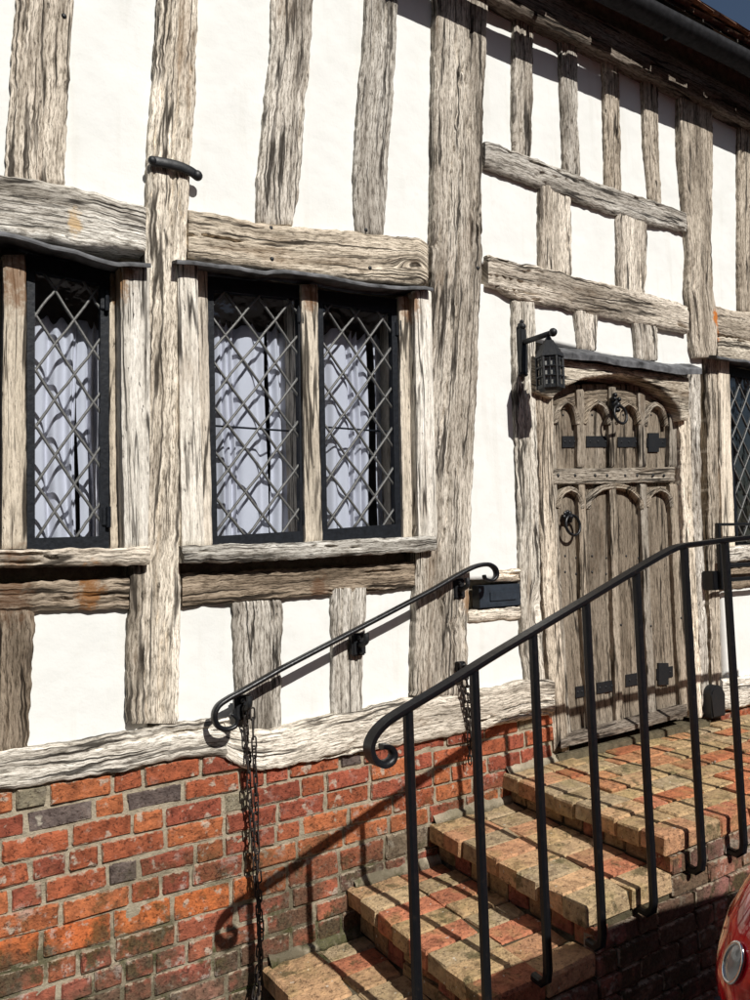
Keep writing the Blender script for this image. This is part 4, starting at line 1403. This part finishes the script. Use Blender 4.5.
for i, (xw, zw, xs_, zs) in enumerate(NOSE):
    x1 = (4.46, 4.46) if i == 0 else (NOSE[i - 1][0] + .044, NOSE[i - 1][2] + .044)
    x0 = [xw + .045, xs_ + .045]
    ys = [-.002, SIDE + .022]
    vt = []
    for (xx, yy, zt_) in ((x0[0], ys[0], zw - .010), (x1[0], ys[0], zw - .010), (x1[1], ys[1], zs - .010), (x0[1], ys[1], zs - .010)):
        vt.append((bm.verts.new((xx, yy, .0)), bm.verts.new((xx, yy, zt_))))
    bm.faces.new([v[1] for v in vt]); bm.faces.new([v[0] for v in vt][::-1])
    for k in range(4):
        a, b = vt[k], vt[(k + 1) % 4]
        bm.faces.new((a[0], b[0], b[1], a[1]))
bm_obj('mortar_core', bm, MORTAR_DARK, steps)

# cement fillet where the steps meet the house
for i, (xw, zw, xs_, zs) in enumerate(NOSE):
    xa_ = xw + .01; xb_ = 2.76 if i == 0 else NOSE[i - 1][0] + .03
    nf = max(6, int((xb_ - xa_) / .012)); vs = []; fs = []
    for k in range(nf + 1):
        x = xa_ + (xb_ - xa_) * k / nf
        e = float(fbm(np.array([x * 16]), np.array([i * 3.]), 77, 3)[0]); e2 = float(fbm(np.array([x * 30]), np.array([i * 5.]), 79, 3)[0])
        vs += [(x, .03, zw - .02), (x, -.012 - .045 * e, zw - .006), (x, -.010 - .022 * e2, zw + .012 + .012 * e), (x, -.003, zw + .012 + .045 * e), (x, .03, zw + .02 + .045 * e)]
    for k in range(nf):
        for j in range(4):
            a = k * 5 + j; fs.append((a, a + 1, a + 6, a + 5))
    mesh_obj('mortar_fillet', vs, fs, MORTAR, steps, True)

# ------------------------------------------------------------------ iron handrail on the wall
HO = .098
hr = thing('wall_handrail', 'black iron handrail with scrolled ends fixed to the timber wall', 'handrail')
P = [(231, 714), (236.5, 719), (235, 726), (226, 729.5), (217.5, 726), (214, 716), (218, 706), (228, 698.5), (240, 692), (270, 675), (290, 664), (365, 625), (430, 591), (455, 576.5),
     (470, 568.5), (480, 565), (489, 564.5), (495, 569), (496, 576), (491.5, 580.5), (485.5, 579), (484, 575)]
path = smooth_path([W(x, y, HO) for x, y in P], 6)
bm = bmesh.new()
sec = [(-.006, -.016), (.006, -.016), (.0095, -.008), (.0105, .0), (.0095, .008), (.006, .016), (-.006, .016), (-.0085, .008), (-.0085, -.008)]
sc = [1.0] * len(path)
for k in range(len(path)):
    d = min(k, len(path) - 1 - k)
    sc[k] = .62 + .38 * min(1, d / 26)
sweep(bm, path, sec, up=Vector((0, -1, 0)), scale=sc)
bm_obj('rail', bm, IRON, hr, True)
for x, y in ((249, 694), (366, 631), (467, 576)):
    bm = bmesh.new()
    a = V(x, y, HO - .0)
    wall = V(x - 1, y + 17, .04); wall = Vector((a.x + .005, -.035, a.z - .055))
    sweep(bm, smooth_path([a + Vector((0, .0, -.008)), a + Vector((0, .0, -.04)), Vector((a.x, -.06, a.z - .058)), wall], 4), circ(.011, 8))
    box(bm, a.x - .032, a.x + .032, -.048, -.022, a.z - .10, a.z - .012, .006)
    blob(bm, Vector((a.x - .004, -.052, a.z - .03)), .009); blob(bm, Vector((a.x + .004, -.052, a.z - .085)), .009)
    bm_obj('bracket', bm, IRON_OLD, hr)

# ------------------------------------------------------------------ chains
bm = bmesh.new()
LK = .046
pp = []
for k in range(14):
    t = 2 * math.pi * k / 14
    cx_, cz_ = .0085 * math.cos(t), .0085 * math.sin(t)
    pp.append(Vector((cx_, 0, cz_ + (.0135 if math.sin(t) >= 0 else -.0135))))
pp.append(pp[0])
sweep(bm, pp, circ(.0032, 6), up=Vector((0, -1, 0)), caps=False)
bmesh.ops.remove_doubles(bm, verts=bm.verts, dist=.0002)
link_me = bpy.data.meshes.new('chain_link'); bm.to_mesh(link_me); bm.free(); link_me.materials.append(CHAIN)
link_me.polygons.foreach_set('use_smooth', [True] * len(link_me.polygons))
def chain(label, strands, hook=None):
    c = thing('chain', label, 'chain', group='iron chains hanging on the wall')
    if hook is not None:
        bm = bmesh.new()
        sweep(bm, [hook + Vector((.014 * math.cos(t), -.012 * math.sin(t) + .0, .012 * math.sin(t))) for t in np.linspace(0, math.pi, 9)], circ(.005, 8))
        box(bm, hook.x - .022, hook.x + .022, hook.y, hook.y + .03, hook.z - .02, hook.z + .022, .004)
        bm_obj('staple', bm, IRON_OLD, c)
    for st in strands:
        P = smooth_path(st, 10)
        d = 0; k = 0; nxt = 0
        for a, b in zip(P[:-1], P[1:]):
            L = (b - a).length
            while nxt <= d + L:
                t = (nxt - d) / L
                o = bpy.data.objects.new('chain_link', link_me)
                o.location = a.lerp(b, t) + Vector((random.gauss(0, .0015), random.gauss(0, .0015), 0))
                o.rotation_mode = 'QUATERNION'
                q = (b - a).to_track_quat('Z', 'Y')
                from mathutils import Quaternion
                o.rotation_quaternion = q @ Quaternion((0, 0, 1), (k % 2) * math.pi / 2 + .6 + random.gauss(0, .25))
                link(o, c); k += 1; nxt += .0335
            d += L
CO = .075
chain('long black chain in two strands hanging from the lower scroll of the wall handrail', [
    [V(246, 712, CO), V(247, 740, CO - .02), V(250, 800, .055), V(255, 870, .06), V(259, 920, .06), V(258, 970, .06), V(251, 1015, .07)],
    [V(253, 714, CO + .01), V(254, 745, CO + .01), V(256, 800, .07), V(258, 870, .07), V(260.5, 930, .07), V(260, 975, .08), V(258, 1012, .09)]])
chain('short dark chain on the broad post behind the sloping outer rail', [
    [V(460, 668, .07), V(463, 690, .06), V(468, 720, .05), V(470, 762, .045)],
    [V(465, 667, .07), V(468, 690, .07), V(471, 720, .06), V(472.5, 756, .05)]], V(462.5, 667, .066))

# ------------------------------------------------------------------ outer railing along the steps
RO = .925
rl = thing('step_railing', 'sloping black iron railing with a scrolled lower end along the steps', 'railing')
P = [(381, 746), (389, 746.5), (393, 753), (390.5, 761), (382, 765), (373, 760), (369, 748), (373.5, 735), (384, 723), (396, 714.5), (410, 706), (450, 682), (488, 658), (533, 631), (585, 600), (640, 567), (668, 551),
     (682, 545.5), (700, 543), (722, 540), (750, 537), (800, 531)]
path = smooth_path([W(x, y, RO) for x, y in P], 6)
last = path[-1]
path = path + [Vector((last.x + k * .15, last.y, last.z)) for k in range(1, 8)]
path[-8:] = [Vector((p.x, p.y, path[-9].z)) for p in path[-8:]]
bm = bmesh.new()
sec = [(-.007, -.019), (.005, -.019), (.011, -.013), (.0135, .0), (.011, .013), (.005, .019), (-.007, .019)]
sc = [(.7 + .3 * min(1, k / 30)) for k in range(len(path))]
sweep(bm, path, sec, up=Vector((0, -1, 0)), scale=sc)
rail_o = bm_obj('top_rail', bm, IRON, rl, True)
try: rail_o.data.set_sharp_from_angle(angle=math.radians(60))
except Exception: pass
def rail_z(x):
    best = min(range(len(path)), key=lambda i: abs(path[i].x - x) + (0 if i > 46 else 5))
    return path[best].z
def baluster(x, zbot, ztop, name='baluster'):
    bm = bmesh.new()
    pts = [Vector((x, -RO, ztop)), Vector((x, -RO, (ztop + zbot) / 2)), Vector((x, -RO, zbot + .05)), Vector((x, -RO + .006, zbot + .018)), Vector((x, -RO + .028, zbot)), Vector((x, -RO + .062, zbot + .004))]
    sweep(bm, pts, rrect(.026, .026, .006), up=Vector((1, 0, 0)))
    bm_obj(name, bm, IRON, rl, False)
tops = [(408, 714), (474, 672), (533, 636), (586, 605), (636, 575), (684, 550), (725, 543), (767, 540), (805, 537)]
bott = [None, None, None, (600, 952), (650, 918), (693, 878), (741, 858), None, None]
for (tx, ty), bt in zip(tops, bott):
    p = W(tx, ty, RO)
    x = p[0]
    if bt: zb_ = W(bt[0], bt[1], RO)[2]
    else:
        zb_ = top_at(x + .02) - .055 if x > 2.4 else (.42 if x > 1.66 else .30 if x > 1.44 else .12)
    baluster(x, zb_, rail_z(x) - .004)
for k in range(6):
    x = W(805, 537, RO)[0] + .26 * (k + 1)
    if x < path[-1].x + .005 and x < 4.44: baluster(x, .58, rail_z(x) - .004)

# ------------------------------------------------------------------ second rail, right of the door
r2 = thing('wall_rail', 'low black iron rail on the wall right of the door, cut by the right edge', 'railing')
O2 = .10
z1_ = W(718, 524.5, O2)[2]; xa = W(718, 524.5, O2)[0]
for nm, y, th in (('top_bar', 524.5, .016), ('flat_bar', 565.5, .022), ('flat_bar', 580, .022)):
    p = W(718 if nm == 'top_bar' else 727, y, O2)
    bm = bmesh.new()
    sweep(bm, [Vector((p[0], -O2, p[2])), Vector((p[0] + .6, -O2, p[2])), Vector((6.0, -O2, p[2]))], rrect(th, .02, .004), up=Vector((0, -1, 0)))
    bm_obj(nm, bm, IRON, r2)
bm = bmesh.new()
p0 = W(717.5, 523, O2); p1 = W(720, 590, O2)
box(bm, p0[0] - .013, p0[0] + .013, -O2 - .011, -O2 + .011, p1[2], p0[2], .003)
bm_obj('upright', bm, IRON, r2)
bm = bmesh.new(); q0 = W(717, 571, O2); q1 = W(722, 590, O2)
box(bm, q0[0] - .02, q1[0] + .01, -O2 + .012, -.02, q1[2], q0[2], .004)
bm_obj('wall_bracket', bm, IRON, r2)
bm = bmesh.new()
box(bm, 5.97, 6.0, -O2 - .011, -.03, p1[2], p0[2], .003); bm_obj('upright', bm, IRON, r2)

# dark block at the foot of the door post
bm = bmesh.new()
a = W(712, 713, .06); b = W(723.5, 684, .06)
n = 14
prof = [(a[0], a[2] - .03)] + [((a[0] + b[0]) / 2 + (b[0] - a[0]) / 2 * -math.cos(math.pi * k / n), b[2] - .05 + .05 * math.sin(math.pi * k / n)) for k in range(n + 1)] + [(b[0], a[2] - .03)]
f0 = [bm.verts.new((x, -.065, z)) for x, z in prof]; f1 = [bm.verts.new((x, .0, z)) for x, z in prof]
bm.faces.new(f0); bm.faces.new(f1[::-1])
for i in range(len(prof)):
    j = (i + 1) % len(prof); bm.faces.new((f0[i], f1[i], f1[j], f0[j]))
bmesh.ops.bevel(bm, geom=[e for e in bm.edges if all(v.co.y < -.06 for v in e.verts)], offset=.008, segments=2, affect='EDGES')
o = bm_obj('door_guard_block', bm, IRON_OLD)
tag(o, 'small round topped black block at the foot of the right door post', 'guard block')

# ------------------------------------------------------------------ the lantern
ln = thing('wall_lantern', 'black iron wall lantern with a stepped cap hanging left of the door', 'lantern')
LO = .20
bx_ = W(520.5, 345, .02)[0]
zt_ = W(520.5, 329, .03)[2]; zb_ = W(520.5, 373, .03)[2]
bm = bmesh.new()
box(bm, bx_ - .021, bx_ + .021, -.045, -.014, zb_, zt_, .004)
blob(bm, Vector((bx_, -.035, zt_ + .012)), .022, 1, .8, .8); blob(bm, Vector((bx_, -.035, zt_ + .034)), .011); blob(bm, Vector((bx_, -.03, zb_ - .004)), .026, 1.1, .6, .5)
bm_obj('back_plate', bm, IRON_OLD, ln)
za = W(522, 343, .03)[2]
bm = bmesh.new()
sweep(bm, [Vector((bx_, -.03, za)), Vector((bx_, -LO - .02, za))], circ(.013, 10), up=Vector((0, 0, 1)))
blob(bm, Vector((bx_, -LO - .03, za)), .02)
bm_obj('arm', bm, IRON_OLD, ln, True)
lx = bx_ - .0; ly = -LO
ztop = za - .012
def hexring(bm, r0, r1, z0, z1, n=6, ph=.26):
    a = [bm.verts.new((lx + r0 * math.cos(2 * math.pi * k / n + ph), ly + r0 * math.sin(2 * math.pi * k / n + ph), z0)) for k in range(n)]
    b = [bm.verts.new((lx + r1 * math.cos(2 * math.pi * k / n + ph), ly + r1 * math.sin(2 * math.pi * k / n + ph), z1)) for k in range(n)]
    for k in range(n): bm.faces.new((a[k], a[(k + 1) % n], b[(k + 1) % n], b[k]))
    bm.faces.new(a[::-1]); bm.faces.new(b)
bm = bmesh.new()
zc = ztop
hexring(bm, .018, .010, zc - .02, zc)
for r0, r1, dz in ((.034, .022, .022), (.046, .037, .020), (.058, .049, .020), (.068, .061, .018)):
    hexring(bm, r0, r1, zc - .02 - dz, zc - .02 + .001); zc -= dz
zc -= .02
bm_obj('cap', bm, IRON_OLD, ln)
zbody = zc - .145
bm = bmesh.new()
hexring(bm, .060, .060, zc - .012, zc + .001); hexring(bm, .062, .062, zbody, zbody + .016); hexring(bm, .045, .058, zbody - .012, zbody + .001)
for k in range(6):
    a = 2 * math.pi * k / 6 + .26
    p = Vector((lx + .058 * math.cos(a), ly + .058 * math.sin(a), 0))
    sweep(bm, [p + Vector((0, 0, zbody)), p + Vector((0, 0, zc))], circ(.0075, 6), up=Vector((1, 0, 0)))
for zz in (zbody + .055, zbody + .098):
    pr = [Vector((lx + .059 * math.cos(2 * math.pi * k / 6 + .26), ly + .059 * math.sin(2 * math.pi * k / 6 + .26), zz)) for k in range(7)]
    for a, b in zip(pr[:-1], pr[1:]): sweep(bm, [a, b], rrect(.010, .008, .002), up=Vector((0, 0, 1)))
for k in range(6):
    a0 = 2 * math.pi * k / 6 + .26; a1 = a0 + math.pi / 3
    p = Vector((lx + .052 * (math.cos(a0) + math.cos(a1)) / 1.79, ly + .052 * (math.sin(a0) + math.sin(a1)) / 1.79, 0))
    sweep(bm, [p + Vector((0, 0, zbody)), p + Vector((0, 0, zc))], circ(.004, 6), up=Vector((1, 0, 0)))
bm_obj('cage', bm, IRON_OLD, ln)
LAMPGLASS = simple('lantern_glass', (.30, .30, .28), .25, 60, .5, .4)
bm = bmesh.new(); hexring(bm, .050, .050, zbody + .008, zc - .006)
bm_obj('glass', bm, LAMPGLASS, ln)

# ------------------------------------------------------------------ the red car, only its rear corner is in view
car = thing('parked_car', 'red car parked by the steps, only its rear lamp corner showing', 'car')
YC = -2.365
SL = [  # z, x rear, x front, half width
    (.20, 1.60, 4.95, .66), (.27, 1.50, 5.04, .75), (.40, 1.455, 5.08, .80), (.58, 1.445, 5.08, .818), (.74, 1.455, 5.02, .822), (.86, 1.47, 4.86, .815),
    (.94, 1.49, 4.70, .79), (1.00, 1.515, 4.35, .755), (1.04, 1.53, 4.15, .735), (1.18, 1.58, 3.72, .67), (1.31, 1.635, 3.28, .60), (1.355, 1.68, 3.14, .555),
    (1.385, 1.76, 2.98, .48), (1.40, 1.90, 2.80, .34), (1.41, 2.15, 2.6, .12)]
def plan(zv, k, n, grow=0.0):
    zs_ = [s[0] for s in SL]
    xr = float(np.interp(zv, zs_, [s[1] for s in SL])); xf = float(np.interp(zv, zs_, [s[2] for s in SL])); hw = float(np.interp(zv, zs_, [s[3] for s in SL]))
    t = 2 * math.pi * k / n
    c, s = math.cos(t), math.sin(t)
    a = (xf - xr) / 2 + grow; b = hw + grow
    # superellipse, corner radii similar front and rear
    X_ = (xr + xf) / 2 + a * math.copysign(abs(c) ** .25, c)
    Y_ = YC + b * math.copysign(abs(s) ** .20, s)
    return Vector((X_, Y_, zv))
NP = 96
zl = []
for (a, b) in zip(SL[:-1], SL[1:]):
    m = max(1, int((b[0] - a[0]) / .04))
    zl += [a[0] + (b[0] - a[0]) * i / m for i in range(m)]
zl.append(SL[-1][0])
bm = bmesh.new()
rings = [[bm.verts.new(plan(zv, k, NP)) for k in range(NP)] for zv in zl]
for a, b in zip(rings[:-1], rings[1:]):
    for k in range(NP): bm.faces.new((a[k], a[(k + 1) % NP], b[(k + 1) % NP], b[k]))
bm.faces.new(rings[-1]); bm.faces.new(rings[0][::-1])
bm_obj('body', bm, PAINT, car, True)
def patch(name, k0, k1, z0, z1, mat, grow=.004, n=14, m=8, NPP=96, parent=None):
    bm = bmesh.new()
    g = [[bm.verts.new(plan(z0 + (z1 - z0) * j / m, k0 + (k1 - k0) * i / n, NPP, grow - (.004 if i in (0, n) or j in (0, m) else 0))) for i in range(n + 1)] for j in range(m + 1)]
    for j in range(m):
        for i in range(n): bm.faces.new((g[j][i], g[j][i + 1], g[j + 1][i + 1], g[j + 1][i]))
    return bm_obj(name, bm, mat, parent or car, True)
# angles: k=0 front, 24 = wall side, 48 rear, 72 street side
patch('side_window', 8, 22.5, 1.05, 1.31, CARGLASS); patch('side_window', 24, 41.5, 1.05, 1.31, CARGLASS)
patch('side_window', 96 - 22.5, 96 - 8, 1.05, 1.31, CARGLASS); patch('side_window', 96 - 41.5, 96 - 24, 1.05, 1.31, CARGLASS)
patch('rear_window', 45.2, 50.8, 1.06, 1.31, CARGLASS); patch('windscreen', -4.5, 4.5, 1.06, 1.31, CARGLASS)
patch('bumper', 40.5, 55.5, .27, .50, PLASTIC, .012); patch('number_plate', 47.2, 48.8, .66, .77, PLATE, .012)
for sgn in (1, -1):
    K = (lambda k: k) if sgn > 0 else (lambda k: 96 - k)
    tl_ = patch('tail_lamp', min(K(35.5), K(46.6)), max(K(35.5), K(46.6)), .79, 1.035, RED_LENS, .012)
    # round clear lamp in a chrome ring, set in the red lens
    if sgn > 0:
        best = None
        for kk in np.linspace(34, 47, 160):
            for zz in np.linspace(.66, 1.0, 60):
                p = np.array(plan(zz, kk, 96, .012)); cc = RM.T @ (p - CP)
                d = (CX + F * cc[0] / cc[2] - 740.5) ** 2 + (CY + F * cc[1] / cc[2] - 963) ** 2
                if best is None or d < best[0]: best = (d, kk, zz)
        KK, ZZ = best[1], best[2]
    c = plan(ZZ, K(KK), 96, .014)
    tx_ = (plan(ZZ, K(KK) + .05, 96, .014) - plan(ZZ, K(KK) - .05, 96, .014)).normalized()
    tz_ = (plan(ZZ + .01, K(KK), 96, .014) - plan(ZZ - .01, K(KK), 96, .014)).normalized()
    nn = tx_.cross(tz_).normalized()
    if nn.dot(c - Vector((2.5, YC, .8))) < 0: nn = -nn
    bm = bmesh.new()
    pts = [c + tx_ * (.026 * math.cos(t)) + tz_ * (.041 * math.sin(t)) + nn * .002 for t in np.linspace(0, 2 * math.pi, 33)]
    sweep(bm, pts, circ(.0038, 8), up=nn, caps=False)
    bm_obj('chrome_ring', bm, CHROME, tl_, True)
    bm = bmesh.new()
    ctr = bm.verts.new(c + nn * .010); prev = None
    rr = []
    for q in (.5, 1.0):
        rr.append([bm.verts.new(c + tx_ * (.025 * q * math.cos(t)) + tz_ * (.040 * q * math.sin(t)) + nn * (.010 * (1 - q * q))) for t in np.linspace(0, 2 * math.pi, 25)[:-1]])
    for k in range(24):
        bm.faces.new((ctr, rr[0][k], rr[0][(k + 1) % 24])); bm.faces.new((rr[0][k], rr[1][k], rr[1][(k + 1) % 24], rr[0][(k + 1) % 24]))
    bm_obj('clear_lamp', bm, CLEAR_LENS, tl_, True)
yaw = math.radians(-6.5)
piv = Vector((1.52, -1.62, 0))
car.rotation_euler = (0, 0, yaw)
car.location = piv - Matrix.Rotation(yaw, 3, 'Z') @ piv
for x in (2.12, 4.40):
    for sg in (1, -1):
        y = YC + sg * .70
        bm = bmesh.new()
        secw = [(.30, -.09), (.30, .09), (.27, .105), (.20, .10), (.19, .0), (.20, -.10), (.27, -.105)]
        rg = []
        for k in range(32):
            t = 2 * math.pi * k / 32
            rg.append([bm.verts.new((x + r * math.cos(t), y + w, .30 + r * math.sin(t))) for r, w in secw])
        for k in range(32):
            for j in range(len(secw)):
                bm.faces.new((rg[k][j], rg[k][(j + 1) % 7], rg[(k + 1) % 32][(j + 1) % 7], rg[(k + 1) % 32][j]))
        wh = bm_obj('wheel', bm, TYRE, car, True)
        bm = bmesh.new()
        yy = y + sg * .085
        ce = bm.verts.new((x, yy + sg * .01, .30))
        r1 = [bm.verts.new((x + .195 * math.cos(2 * math.pi * k / 20), yy - (sg * .03 if k % 4 < 2 else 0), .30 + .195 * math.sin(2 * math.pi * k / 20))) for k in range(20)]
        for k in range(20): bm.faces.new((ce, r1[k], r1[(k + 1) % 20]))
        bm_obj('rim', bm, RIM, wh)
